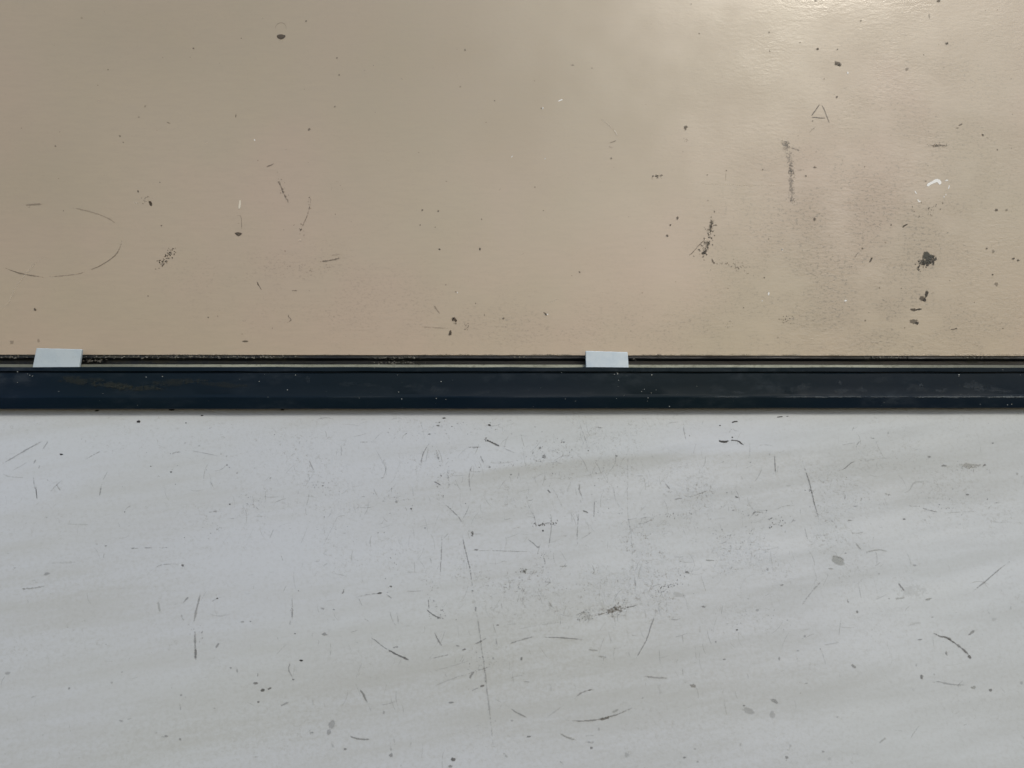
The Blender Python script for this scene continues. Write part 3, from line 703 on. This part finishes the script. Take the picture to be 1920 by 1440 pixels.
m = L('scratch'); m.stroke([(548, 1116), (548, 1145), (548, 1166)], 1.7, .6).stroke([(545, 1160), (543, 1176)], 1.6, .4).speck(549, 1143, 4, 4, 5, 0, (.7, 1.4), .6)
m = L('scuff_cluster', 'group of dark flecks low on the left'); m.blob(480, 1281, 6, 2.6, 5, .6, GREY, .3).stroke([(485, 1258), (482, 1274)], 2, .45).blob(493, 1294, 5.5, 3, -15, .75, (.07, .07, .06), .4).blob(506, 1291, 4, 2.2, -25, .7, GREY, .3).blob(485, 1316, 3, 2, 0, .65, GREY, .3).stroke([(525, 1325), (532, 1321), (545, 1315)], 2.4, .45, GREY, .5)
m = L('scratch'); m.stroke([(546, 1240), (541, 1252), (545, 1264), (551, 1275)], 2.0, .5, GREY, .75)
m = L('stain'); m.blob(622, 1358, 7, 9, 20, .32, GREY, .35).blob(617, 1372, 4, 6, 10, .35, GREY, .3).stroke([(620, 1390), (628, 1404)], 3, .28)
m = L('scratch'); m.stroke([(645, 1102), (644, 1109), (641, 1116)], 1.8, .65)
m = L('scratch'); m.stroke([(655, 1122), (685, 1116), (712, 1112), (738, 1110)], 1.6, .45, GREY, .8).blob(712, 1112, 5.5, 1.9, -8, .8, (.07, .07, .07), .3).stroke([(722, 1113), (731, 1119), (738, 1126)], 2, .5, GREY, .85).stroke([(757, 1109), (798, 1108)], 1.4, .5, GREY, .7)
m = L('scratch'); m.stroke([(803, 1118), (804, 1132), (804, 1146)], 1.6, .7).stroke([(796, 1139), (806, 1148), (818, 1156), (833, 1161)], 2.0, .75, (.09, .09, .09), .5).speck(828, 1148, 22, 14, 26, 0, (.7, 1.6), .5)
m = L('scratch'); m.stroke([(814, 1182), (818, 1193), (824, 1204), (832, 1216)], 2.0, .65, GREY, .6)
m = L('scratch', 'bold dark curved scratch left of the middle'); m.stroke([(694, 1194), (703, 1200), (718, 1212), (735, 1222)], 1.8, .55, GREY, .6).stroke([(725, 1216), (742, 1226), (755, 1232), (770, 1239)], 2.3, .85, (.08, .08, .08), .4).stroke([(734, 1216), (742, 1213), (749, 1213)], 1.8, .55)
m = L('scratch'); m.stroke([(804, 1236), (825, 1231), (845, 1227)], 1.6, .5).blob(870, 1218, 5, 2, -10, .6, GREY).blob(858, 1211, 5, 1.8, 10, .4, GREY).stroke([(885, 1211), (900, 1203), (916, 1194)], 2.2, .55, GREY, .6)
m = L('scratch', 'long arched scratch'); m.stroke([(948, 1210), (970, 1202), (985, 1198), (1007, 1191)], 2, .5, GREY, .6).stroke([(1008, 1195), (1035, 1195), (1070, 1197), (1101, 1201)], 1.8, .62, GREY, .5)
m = L('scratch'); m.stroke([(1101, 1218), (1112, 1219), (1124, 1219)], 2.4, .45, OLIVE, .4).stroke([(1120, 1231), (1130, 1231), (1140, 1234)], 2.6, .4, OLIVE, .5)
m = L('scratch'); m.stroke([(1233, 1138), (1222, 1170), (1214, 1195), (1202, 1218), (1188, 1241)], 1.7, .6, GREY, .6)
m = L('stain', 'brown smear with a dark core')
m.blob(1155, 1143, 19, 8, -12, .62, (.12, .105, .08), .9, .3).speck(1155, 1143, 24, 10, 40, -10, (.8, 2), .6, (.08, .07, .05)).stroke([(1113, 1154), (1128, 1151), (1140, 1148)], 2.6, .6, (.12, .11, .09), .8).stroke([(1165, 1140), (1185, 1137), (1211, 1129)], 2.0, .6, (.11, .10, .085), .75)
m.stroke([(1146, 1152), (1150, 1160)], 3, .6, BROWN, .7).blob(1098, 1156, 20, 12, 10, .25, OLIVE, .95).speck(1095, 1155, 18, 14, 22, 0, (.7, 1.6), .4)
m = L('scuff_cluster', 'speckled scuff beside the brown smear'); m.speck(1248, 1102, 34, 9, 44, -25, (.6, 1.6), .55).stroke([(1228, 1115), (1245, 1108), (1256, 1097), (1262, 1089)], 2.2, .6, GREY, .85).blob(1272, 1115, 15, 6, 10, .2, OLIVE, .7)
m = L('scratch'); m.stroke([(880, 1276), (884, 1266), (892, 1256)], 2.8, .55, GREY, .5).stroke([(870, 1268), (890, 1258), (910, 1253), (930, 1243)], 1.5, .42)
m = L('scratch'); m.stroke([(880, 1298), (895, 1290), (905, 1286)], 2, .4).blob(904, 1286, 5, 2.6, -15, .65, GREY, .3)
m = L('scratch'); m.stroke([(673, 1290), (682, 1304), (690, 1320)], 2.6, .6, (.12, .12, .11), .4).stroke([(690, 1320), (696, 1335)], 2, .3)
m = L('scratch'); m.stroke([(920, 1305), (955, 1327)], 1.2, .25).stroke([(955, 1327), (972, 1338), (992, 1347)], 2.2, .52, GREY, .4)
m = L('scratch', 'wide upturned arc scratch at the bottom'); m.stroke([(1055, 1350), (1085, 1352), (1115, 1350), (1150, 1342), (1190, 1325)], 2.3, .62, (.15, .145, .13), .45).stroke([(1122, 1350), (1135, 1347), (1147, 1343)], 3, .65, (.11, .10, .08), .35).blob(1154, 1333, 9, 3, -22, .35, OLIVE, .6).stroke([(1200, 1313), (1209, 1305)], 2.6, .5)
m = L('scratch'); m.stroke([(1075, 1312), (1087, 1301), (1100, 1295), (1120, 1293)], 2.0, .52).blob(1105, 1294, 4, 2, -10, .5, GREY)
m = L('scratch'); m.stroke([(1203, 1268), (1215, 1269), (1237, 1271), (1258, 1272)], 2.4, .48, (.17, .16, .14), .5).stroke([(1237, 1280), (1237, 1305)], 5, .18, BROWN, .7)
m = L('scratch'); m.stroke([(1048, 1374), (1064, 1383), (1083, 1388)], 2.6, .5, OLIVE, .4).stroke([(1095, 1391), (1118, 1392)], 2.6, .42).blob(1109, 1402, 3.4, 2.8, 0, .55, GREY, .2)
m = L('scratch'); m.stroke([(653, 1376), (660, 1382), (675, 1386), (696, 1386)], 2.3, .6, (.13, .13, .12), .4)
m = L('stain'); m.blob(850, 1424, 5, 4.5, 0, .72, (.09, .09, .085), .25).blob(845, 1437, 5, 3, 0, .5, GREY)
m = L('stain'); m.stroke([(732, 1388), (733, 1404), (733, 1418)], 3, .4).blob(733, 1416, 4, 4, 0, .45, GREY, .3)
m = L('scratch'); m.stroke([(943, 1408), (948, 1417), (954, 1421)], 2.6, .42).blob(992, 1381, 6, 2, -8, .55, GREY, .4)
m = L('scratch', 'bold dark arc scratch at lower right'); m.stroke([(1746, 1185), (1760, 1192), (1775, 1196), (1790, 1206), (1805, 1217), (1822, 1234)], 2.8, .82, (.09, .09, .085), .5, .15).blob(1818, 1232, 4.5, 3, 40, .7, (.09, .09, .085), .3).blob(1780, 1198, 4, 3, 20, .6, GREY, .3)
m = L('scratch'); m.stroke([(1814, 1192), (1821, 1187), (1829, 1180)], 2.8, .6, GREY, .4)
m = L('scratch'); m.stroke([(1728, 1262), (1727, 1270), (1735, 1278)], 3, .55).blob(1728, 1269, 4, 5, 0, .5, GREY).stroke([(1745, 1280), (1760, 1278), (1773, 1281), (1795, 1284), (1820, 1284)], 2.2, .42, GREY, .6).blob(1825, 1289, 7, 4, -15, .4, OLIVE).blob(1857, 1294, 3.6, 3, 0, .6, GREY, .2).stroke([(1746, 1268), (1757, 1261)], 3, .42)
m = L('scratch'); m.stroke([(1682, 1091), (1690, 1101), (1698, 1109)], 2.4, .65, GREY, .5).stroke([(1676, 1123), (1700, 1120)], 3, .4, OLIVE, .6).stroke([(1662, 1124), (1672, 1121)], 2, .5).blob(1740, 1124, 8, 3, -15, .42, OLIVE, .6).blob(1712, 1108, 34, 15, 0, .16, OLIVE, .8)
m = L('scratch'); m.stroke([(1548, 1083), (1530, 1100), (1515, 1118), (1500, 1140)], 2.2, .42, GREY, .85).stroke([(1606, 1080), (1611, 1105), (1617, 1135)], 1.4, .38)
m = L('scratch'); m.stroke([(1588, 1122), (1590, 1128), (1593, 1134)], 2, .6).blob(1607, 1147, 2.4, 3.6, 0, .55, GREY)
m = L('stain', 'soft grey smudges in a loose group'); m.blob(1404, 1333, 13, 7, 10, .28, GREY, .4).blob(1453, 1315, 9, 4.5, 25, .42, GREY, .5).blob(1448, 1340, 6, 9, -10, .26, GREY, .4).blob(1395, 1323, 3, 2, 0, .5, GREY)
m = L('scratch'); m.stroke([(1595, 1244), (1600, 1249), (1607, 1253)], 3.4, .6, (.16, .16, .15), .35)
m = L('stain'); m.blob(1300, 1286, 7, 4, 10, .5, (.16, .145, .12), .5).stroke([(1280, 1278), (1292, 1282)], 3, .4)

m = Marks(LOW)
for x, y, rx, ry, s_ in ((260, 790.5, 4.4, 2.8, .97), (182, 770, 5, 1.8, .95), (322, 768.6, 7, 1.8, .95), (530, 768.4, 4, 1.5, .95), (379, 779, 3.4, 1.4, .9), (349, 793, 1.5, 1.3, .9), (115, 852, 4, 2, .95), (283, 874.5, 1.6, 1, .9), (321, 885, 2.6, 1.4, .9),
                         (329, 908, 1.3, 1.1, .8), (515, 815, 1.3, 1, .8), (426, 872, 1.8, 1, .9), (445, 887, 2.2, 1.1, .8), (431, 945.5, 2.2, 1.6, .95), (234, 960, 1.7, 1.4, .8), (346, 1008, 1.7, 1.2, .8), (343, 1060, 3.4, 2.8, .8), (605, 911, 2, 1.4, .8), (297, 893, 1.5, 1.3, .5),
                         (832.5, 784, 4, 1.5, .95), (824, 792, 2.6, 1.6, .8), (822, 798, 4, 2, .75), (847, 799.5, 1.6, 1.2, .8), (917.5, 797, 3.2, 1.8, .97), (1003, 800.5, 2.4, 1.2, .6), (805, 814, 3.6, 1.5, .6), (837, 813.5, 2, 1.2, .7), (1057, 829, 3, 2, .7), (1103, 845, 1.6, 1.4, .8),
                         (1012, 840, 3.4, 3.2, .5), (1020, 856, 4.5, 5, .55), (1156, 855, 2.4, 2.6, .5), (958, 890, 2.4, 2, .6), (918, 876, 3, 2.5, .6), (873, 944, 1.6, 1.4, .8), (771, 954, 1.8, 1.5, .9), (709, 999, 1.6, 1.4, .7), (797, 990, 1.8, 2.2, .6), (717, 896, 3.4, 1, .6), (743, 941, 4, 3, .5),
                         (408, 1122, 2, 1.5, .9), (565, 1238.5, 3.8, 2, .97), (553, 1188, 2.2, 1.6, .8), (560, 1108, 1.8, 1.4, .7), (210, 1280, 3, 2.6, .35), (130, 1290.5, 3, 2.6, .55), (227, 1351.5, 6, 2.6, .4), (312, 1380, 5, 2, .5), (338, 1386, 2.6, 3.6, .5), (340, 1303, 3, 2.4, .5), (15, 1262, 6, 4, .35),
                         (608, 1189, 7, 4, .5), (626, 1143, 3, 1.8, .6), (605, 1141, 5, 2.6, .5), (470, 1165, 2, 1.4, .6), (455, 1166, 4.5, 2.4, .45), (127, 1176, 2.4, 1.6, .4), (433, 1252, 2.6, 1.8, .55), (445, 1258, 2.4, 5, .4), (586, 1373, 3, 2, .5), (550, 1274, 2.6, 2, .7), (229, 1260, 2.4, 1.8, .4),
                         (733, 1099.5, 3, 1.8, .85), (933, 1172, 3.6, 1.7, .85), (978, 1235, 2.8, 4.5, .65), (931, 1203, 2, 7, .4), (846, 1317, 7, 2.6, .55), (648, 1404.5, 3.8, 2.6, .65), (770, 1394, 3, 4, .25), (720, 1336, 3, 4, .4), (960, 1351, 3, 2, .4), (1123, 1367, 3, 5, .3), (1175, 1415, 5, 6, .3), (1033, 1290, 2, 9, .25),
                         (1381, 932, 3.4, 2, .8), (1363, 924, 1.6, 1.3, .7), (1407, 867, 2, 1.6, .5), (1293, 817, 1.5, 1.2, .7), (1665, 812, 3, 2, .4), (1861, 831, 3, 1.8, .7), (1853, 794, 1, 1, .6), (1814, 927.5, 4, 2, .65), (1786, 917, 2, 2, .4), (1868, 943, 5, 1.6, .5), (1907, 888, 3, 3, .35), (1695, 973.5, 4.5, 2, .75),
                         (1734, 975, 2.6, 1.5, .4), (1593, 976, 6, 2, .55), (1603, 949, 5, 1.6, .5), (1465, 986, 2.5, 2, .7), (1288, 1073, 5, 3, .7), (1439, 1068, 2.6, 3.6, .45), (1715, 1060, 4.5, 2, .45), (1648, 1076, 2.6, 2.2, .4), (1585, 1037.5, 2.6, 2, .5), (1382, 1181, 2.1, 1.5, .97), (1320, 1138, 4.5, 2.6, .6),
                         (1342, 1203.5, 2.2, 2.6, .55), (1358, 1236, 4, 2, .55), (1461, 1235, 2.4, 4.4, .5), (1466, 1097, 4, 1.8, .55), (1420, 1144, 4, 4, .4), (1509, 1193, 2.4, 3, .45), (1774, 1225, 3, 5, .55), (1725, 1199, 6, 2, .55), (1748, 1157, 3.4, 2, .4), (1865, 1161, 6, 4, .22), (1895, 1140, 2, 4, .35), (1718, 1247, 2.2, 4, .4),
                         (1475, 1420, 4, 4, .55), (1543, 1409, 3.6, 3, .45), (1283, 1420.5, 4.5, 2.6, .6), (1303, 1404, 3, 2, .4), (1482, 1398, 3, 3, .3), (1570, 1344, 3, 2.4, .35), (1388, 1397, 2, 4, .35), (1512, 1281, 4, 1.4, .5), (1496, 1220, 3, 2, .4), (1915, 1280, 4, 4, .35), (1555, 1423, 5, 4, .2), (1308, 1428, 3, 2, .4), (88, 1076, 8, 4, .4), (28, 1065, 3, 2, .35)):
    m.blob(x, y, rx * .92, ry * .92, random.uniform(-12, 12), s_ if s_ > .88 else s_ * .8, BLACK if s_ > .88 else random.choice(((.06, .06, .06), (.10, .10, .095))), .2 if s_ > .88 else .5, .28, 12)
for pts, w_, s_, t_, b_ in (([(62, 872), (70, 858)], 1.7, .45, GREY, .5), ([(76, 868), (72, 882)], 1.8, .42, GREY, .5), ([(0, 883), (15, 893), (50, 896)], 1.6, .32, OLIVE, .6), ([(20, 885), (60, 862)], 1, .28, GREY, .6), ([(88, 895), (92, 906)], 1.6, .35, OLIVE, .5),
                            ([(203, 882), (192, 902)], 1.4, .35, GREY, .7), ([(320, 853), (330, 848), (342, 848)], 1.3, .5, GREY, .6), ([(353, 844), (385, 850), (418, 857)], 1.2, .4, GREY, .5), ([(370, 837), (377, 835)], 1.4, .6, GREY, .4), ([(389, 806), (400, 799)], 1.4, .5, GREY, .7),
                            ([(175, 1020), (188, 1020)], 2.4, .5, OLIVE, .8), ([(194, 1024), (203, 1022)], 2.2, .65, GREY, .5), ([(242, 1028), (262, 1028)], 1.9, .6, GREY, .75), ([(268, 1028), (290, 1027)], 1.9, .45, GREY, .85), ([(296, 1027), (320, 1027)], 1.9, .5, GREY, .8), ([(504, 900), (510, 893)], 1.8, .6, GREY, .5),
                            ([(477, 882), (479, 874)], 1.6, .5, GREY, .5), ([(388, 961), (398, 960), (412, 957)], 1.6, .5, GREY, .7), ([(233, 959), (240, 951), (248, 948)], 1.2, .4, GREY, .6), ([(578, 860), (585, 875), (591, 886)], 1.4, .5, GREY, .7), ([(470, 942), (480, 950), (488, 960)], 1.5, .5, GREY, .85),
                            ([(288, 1068), (296, 1062), (310, 1058), (342, 1058)], 1.4, .45, GREY, .85), ([(373, 992), (387, 987)], 1.6, .5, GREY, .6), ([(83, 970), (93, 971)], 2, .35, GREY, .5), ([(118, 982), (140, 983), (180, 985)], 1.4, .25, OLIVE, .8), ([(640, 955), (630, 975), (600, 1035)], 1.2, .22, GREY, .8),
                            ([(8, 1038), (22, 1037)], 1.4, .35, GREY, .6), ([(92, 1056), (150, 1054)], 3, .22, OLIVE, .8), ([(193, 1050), (197, 1035)], 1.2, .35, GREY, .7), ([(820, 848), (823, 862), (816, 838)], 3, .35, GREY, .95), ([(835, 870), (840, 890), (843, 925)], 3, .38, GREY, .95), ([(874, 838), (890, 839), (905, 838)], 2.4, .55, GREY, .9),
                            ([(900, 852), (904, 862), (909, 873)], 1.7, .55, GREY, .7), ([(1085, 791), (1092, 808), (1098, 826), (1103, 844)], 1.1, .45, GREY, .75), ([(1118, 800), (1124, 802), (1134, 802)], 1.3, .6, GREY, .6), ([(1012, 834), (1016, 845)], 2, .5, GREY, .8), ([(1008, 864), (1018, 858)], 1.6, .5, GREY, .8),
                            ([(1035, 846), (1050, 850)], 1.4, .5, GREY, .8), ([(987, 918), (990, 945), (1005, 976)], 1.3, .4, GREY, .85), ([(1020, 900), (1026, 898)], 1.3, .5, GREY, .6), ([(1247, 906), (1252, 912), (1259, 921)], 2.0, .6, GREY, .75), ([(1263, 938), (1272, 935), (1282, 934)], 1.7, .45, GREY, .5),
                            ([(1140, 905), (1150, 915), (1155, 940), (1172, 960)], 1.6, .38, GREY, .95), ([(640, 830), (641, 860)], 1.8, .3, GREY, .8), ([(774, 912), (775, 935)], 1.4, .32, GREY, .8), ([(668, 830), (690, 829), (715, 829)], 1.3, .4, GREY, .9), ([(1046, 1062), (1066, 1061)], 1.8, .5, OLIVE, .7), ([(942, 976), (963, 971)], 1.4, .4, GREY, .8),
                            ([(1310, 881), (1312, 888)], 1.2, .45, GREY, .4), ([(1577, 923), (1584, 928), (1583, 940)], 1.5, .55, GREY, .8), ([(1580, 963), (1588, 955)], 1.4, .5, GREY, .8), ([(1588, 998), (1605, 1000), (1622, 997)], 1.4, .4, OLIVE, .7), ([(1470, 910), (1490, 912)], 2.2, .35, OLIVE, .9), ([(1478, 922), (1495, 920)], 2.4, .35, OLIVE, .9),
                            ([(1560, 772), (1566, 773)], 1, .5, GREY, .6), ([(1696, 768), (1705, 772)], 1.2, .5, GREY, .7), ([(1735, 933), (1765, 935)], 3, .3, OLIVE, .9), ([(1850, 955), (1862, 945)], 1.6, .4, GREY, .8), ([(1845, 975), (1880, 980), (1915, 976)], 2, .25, OLIVE, .8), ([(1310, 1140), (1325, 1133)], 1.4, .4, GREY, .6),
                            ([(1190, 1083), (1193, 1100)], 1.4, .3, GREY, .7), ([(1255, 1161), (1268, 1162), (1280, 1158)], 1.6, .42, GREY, .6), ([(1180, 1190), (1196, 1193)], 1.8, .4, GREY, .8), ([(1029, 1128), (1037, 1142)], 1.7, .45, OLIVE, .6), ([(960, 1183), (1010, 1172), (1060, 1165)], 2, .22, OLIVE, .7), ([(800, 1262), (860, 1245), (890, 1235)], 1.4, .25, GREY, .7),
                            ([(710, 1323), (730, 1319), (747, 1313)], 1.6, .36, GREY, .7), ([(805, 1290), (850, 1272), (880, 1263)], 1.6, .32, GREY, .7), ([(1020, 1349), (1034, 1339), (1060, 1320)], 1.8, .26, GREY, .6), ([(1577, 1160), (1574, 1180), (1572, 1195)], 1.3, .4, GREY, .7), ([(1540, 1210), (1560, 1207), (1577, 1203)], 1.8, .3, GREY, .5), ([(1632, 1200), (1636, 1186)], 2, .36, GREY, .5),
                            ([(1700, 1174), (1720, 1168), (1732, 1168)], 3, .25, OLIVE, .6), ([(1535, 1215), (1541, 1218)], 2, .42, GREY, .4), ([(1494, 1230), (1495, 1243)], 2, .35, GREY, .6), ([(1370, 1171), (1376, 1177)], 1.6, .4, GREY, .5), ([(1312, 1170), (1312, 1190)], 1.6, .25, GREY, .7), ([(1303, 1210), (1306, 1240)], 1.8, .35, GREY, .7),
                            ([(1646, 1395), (1655, 1388), (1661, 1382)], 2.4, .4, OLIVE, .4), ([(390, 1150), (410, 1155), (440, 1150)], 2, .25, GREY, .7), ([(333, 1130), (326, 1136)], 2, .3, GREY, .5), ([(395, 1130), (408, 1122), (425, 1117)], 1.6, .4, GREY, .85), ([(300, 1381), (318, 1381)], 2, .3, GREY, .4), ([(752, 1430), (752, 1440)], 4, .3, GREY, .5)):
    m.stroke(pts, w_, s_, t_, b_)
for _ in range(760):                                    # hairline scratches
    x = random.gauss(1000, 430); y = random.uniform(785, 1300) if random.random() < .75 else random.uniform(785, 1430)
    if random.random() > .3 + .9 * low_worn(x, y): continue
    an = random.choice((random.gauss(84, 12), random.gauss(72, 10), random.gauss(-8, 10), random.gauss(120, 12))); ln = random.uniform(10, 46); cv = random.uniform(-.16, .16)
    c_, s_ = math.cos(R(an)), math.sin(R(an))
    m.stroke([(x + ln * t * c_ - cv * ln * 4 * t * (1 - t) * s_, y + ln * t * s_ + cv * ln * 4 * t * (1 - t) * c_) for t in (0, .33, .67, 1)], random.uniform(.55, 1.05), random.uniform(.15, .5), random.choice((GREY, OLIVE)), .6)
m.stroke([(398, 771.5), (400, 768.5)], 1.6, .95, CHALK, .1)
for a in ((605, 905, 34, 26, 44, 0), (770, 812, 60, 18, 26, 0), (1025, 850, 44, 30, 44, 0), (830, 885, 26, 60, 44, 0), (480, 945, 40, 16, 20, 15), (405, 1000, 26, 20, 20, 0), (740, 935, 44, 14, 24, 0), (855, 798, 70, 12, 30, 0), (1060, 835, 30, 14, 18, 0), (955, 870, 80, 12, 34, -8), (1140, 960, 60, 24, 26, 0),
          (1255, 965, 60, 10, 24, 0), (740, 1060, 20, 34, 24, 0), (810, 1100, 14, 34, 24, 0), (905, 1240, 36, 28, 36, 0), (370, 1188, 14, 14, 14, 0), (1400, 1160, 70, 24, 34, 0), (1600, 940, 60, 34, 26, 0), (1760, 950, 80, 30, 34, 0), (1130, 910, 50, 40, 24, 0), (650, 1000, 90, 60, 30, 0), (960, 1100, 50, 22, 22, 0), (1080, 1100, 44, 16, 20, 0), (360, 870, 120, 60, 22, 0)):
    m.speck(a[0], a[1], a[2], a[3], a[4], a[5], (.5, 1.5), .5, (.11, .11, .105))
for _ in range(1000):
    x = random.uniform(-150, 2050); y = random.uniform(775, 1460)
    if random.random() > .16 + .8 * low_worn(x, y): continue
    q = 1 + max(0, (y - 1000) / 600)
    u = random.random()
    if u < .62:
        an = random.choice((random.gauss(80, 14), random.gauss(-10, 16), random.uniform(0, 180))); ln = random.uniform(4, 16) * q
        m.stroke([(x, y), (x + ln * math.cos(R(an)) * .5 + random.uniform(-1, 1), y + ln * math.sin(R(an)) * .5), (x + ln * math.cos(R(an)), y + ln * math.sin(R(an)))], random.uniform(.6, 1.2) * q, random.uniform(.15, .42), random.choice((GREY, OLIVE, GREY)), .75)
    else: m.blob(x, y, random.uniform(.5, 1.4) * q, random.uniform(.4, 1.0) * q, random.uniform(-30, 30), random.uniform(.15, .5), random.choice(((.07, .07, .07), GREY, OLIVE)), .45, .3, 7)
m.build('wear_marks', lower, 'stuff')
e = Marks(UP)                                           # dirt packed along the foot of the beige panel
for _ in range(150):
    x = random.uniform(-200, 2100); l_ = random.uniform(8, 60)
    e.stroke([(x, 665.3 + random.uniform(-.8, .8)), (x + l_ / 2, 665.5), (x + l_, 665.3 + random.uniform(-.8, .8))], random.uniform(.8, 2), random.uniform(.1, .4), random.choice((BROWN, TAN, GREY)), .85)
e.build('edge_dirt', panel, 'stuff')
for mk, nm, par, lab in pending: mk.build(nm, par, None, lab)

# ---------------------------------------------------------------- dust, smudges, painted ridge sheen and crumbs on the rail
FACE = (Vector((0, -0.0146, 0)), Vector((0, -1, 0)))
def lumps(name, items, mat, parent, label=None):
    """tiny irregular solid grains joined into one part; items: (point, radius)"""
    bm = bmesh.new()
    for p, r_ in items:
        g = bmesh.ops.create_icosphere(bm, subdivisions=1, radius=r_)
        sx = random.uniform(.9, 1.7)
        for v in g['verts']:
            c = v.co.copy(); c.x *= sx; c *= 1 + .35 * mnoise.noise(c * 3000 + Vector((p.x * 999, 0, 0)))
            v.co = c + p
    me = bpy.data.meshes.new(name); bm.to_mesh(me); bm.free()
    o = link(name, me, mat); o['kind'] = 'stuff'
    if label: o['label'] = label
    reparent(o, parent)
    return o
def face_y(py):
    prof = ((700.4, -.0128), (722, -.0131), (739, -.0131), (745, -.0138), (748, -.0137), (765.4, -.0124))
    for (a, ya), (b, yb) in zip(prof, prof[1:]):
        if a <= py <= b: return ya + (yb - ya) * (py - a) / (b - a)
    return -.0120
k_ = Marks((Vector((0, -0.01335, 0)), Vector((0, -1, 0))))
SM = (.055, .075, .095); SG = (.020, .025, .018)
for x, y, rx, ry, st in ((1500, 727, 26, 8, .4), (1580, 733, 16, 8, .45), (1615, 731, 12, 6, .5), (1715, 728, 22, 9, .35), (1765, 733, 14, 5, .5), (1830, 724, 30, 10, .5), (1870, 732, 40, 6, .5), (1345, 728, 22, 9, .25), (1385, 736, 14, 4, .4), (650, 720, 18, 5, .25), (690, 722, 26, 4, .25),
                         (815, 730, 12, 7, .35), (905, 736, 30, 3, .3), (765, 724, 12, 3, .35), (577, 711, 5, 7, .3), (1100, 737, 20, 3, .3), (990, 732, 16, 4, .25), (1575, 718, 5, 4, .5), (1727, 722, 5, 4, .55), (1450, 730, 18, 8, .3), (1655, 712, 30, 7, .2), (1200, 716, 30, 8, .14)):
    k_.blob(x, y, rx, ry, random.uniform(-12, 6), st * .6, SM, .85, .35)
for x, y, rx, ry, st in ((150, 714, 60, 10, .5), (215, 722, 50, 9, .55), (270, 728, 60, 6, .5), (330, 716, 60, 9, .4), (420, 722, 50, 8, .3)):
    k_.blob(x, y, rx, ry, random.uniform(-6, 6), st, SG, .8, .35)
ko = k_.build('rail_smudges', None, 'stuff'); reparent(ko, rail)
k_ = Marks((Vector((0, -0.0140, 0)), Vector((0, -1, 0))))
for x0, x1, st in ((1290, 1420, .15), (1440, 1560, .4), (1500, 1640, .45), (1620, 1720, .35), (1700, 1800, .6), (1760, 1860, .55), (1840, 1960, .75), (1880, 2000, .7), (1330, 1400, .3), (930, 1130, .15), (600, 760, .12)):
    k_.stroke([(x0, 744.5), ((x0 + x1) / 2, 744), (x1, 743.6)], random.uniform(1.6, 2.6), st, (.11, .135, .15), .7)  # pale sheen along the ridge, drawn in colour and stronger to the right
ko = k_.build('ridge_sheen', None, 'stuff'); reparent(ko, rail)
specks = [(33, 697, 2), (52, 701, 1.6), (56, 703.5, 2), (61, 705, 1.5), (274, 707, 1.8), (304.5, 706, 1.8), (33, 717, .9), (505.5, 700, 1.8), (496, 702, .9), (554, 703, 1.8), (486, 715, 1.4), (539, 731, 1.5), (745, 703, 1.1), (827, 715.5, 2.2), (747.5, 735, 1.5), (753, 748, 1.8), (818, 747, 1.6), (836, 749, 1.3),
          (1152, 702, 1.5), (1158, 701, 1.9), (1157, 698.7, 1.2), (1160, 713, 1.6), (1159, 725, 1.1), (1222, 703, 2.1), (1208, 730, 1.5), (1203, 734, 1.1), (1221, 737, 1.2), (1230, 731, 1.2), (1215, 746, 1.8), (1255, 762, 2.1), (1214, 752, .9), (1000, 762, .9), (1053, 698.4, 1.2), (1471, 694.5, 1.2), (1798, 702.5, 2.2), (1798, 705, 1.2), (1889, 759, 1.5), (1897, 758, 1.6),
          (1913, 703, 1.2), (258, 760, 1.2), (1838, 758, 1.1), (1156, 747, 1), (1170, 741, .9), (1060, 748, 1)]
for _ in range(22): specks.append((random.uniform(-100, 2050), random.uniform(701, 763), random.uniform(.35, .8)))
lumps('dust_specks', [(hit(x, y, (Vector((0, face_y(y), 0)), Vector((0, -1, 0)))), r_ * .00010) for x, y, r_ in specks], DUST, rail)
cr_items = []
for x0, x1, n_, yy in ((150, 560, 330, 669), (-60, 60, 60, 669), (690, 800, 130, 671), (1610, 1705, 90, 670), (1795, 1865, 80, 670), (955, 1005, 26, 670), (150, 200, 60, 676), (700, 800, 60, 680), (1405, 1420, 8, 668), (1180, 1196, 6, 673)):
    for _ in range(n_):
        x = random.uniform(x0, x1); t = min(x - x0, x1 - x) / (x1 - x0) * 3
        if random.random() > .25 + t: continue
        y = random.gauss(yy, 1.5); d = .0008 if y < 672 else .003
        cr_items.append((hit(x, y, (Vector((0, d, 0)), Vector((0, -1, 0)))), random.uniform(.00008, .00036)))
for x, y, r_ in ((494, 668, .0008), (489, 669.5, .0006), (776, 671, .0006), (500, 670, .0005), (1636, 670, .0006), (1650, 670, .0005), (1188, 673, .0004)):
    cr_items.append((hit(x, y, (Vector((0, .0006, 0)), Vector((0, -1, 0)))), r_))
lumps('slot_dirt', cr_items, DIRT, rail)

# ---------------------------------------------------------------- end
for o in list(sc.objects):
    if o.type == 'MESH' and o.parent is None and 'label' not in o.keys(): print('unlabelled', o.name)
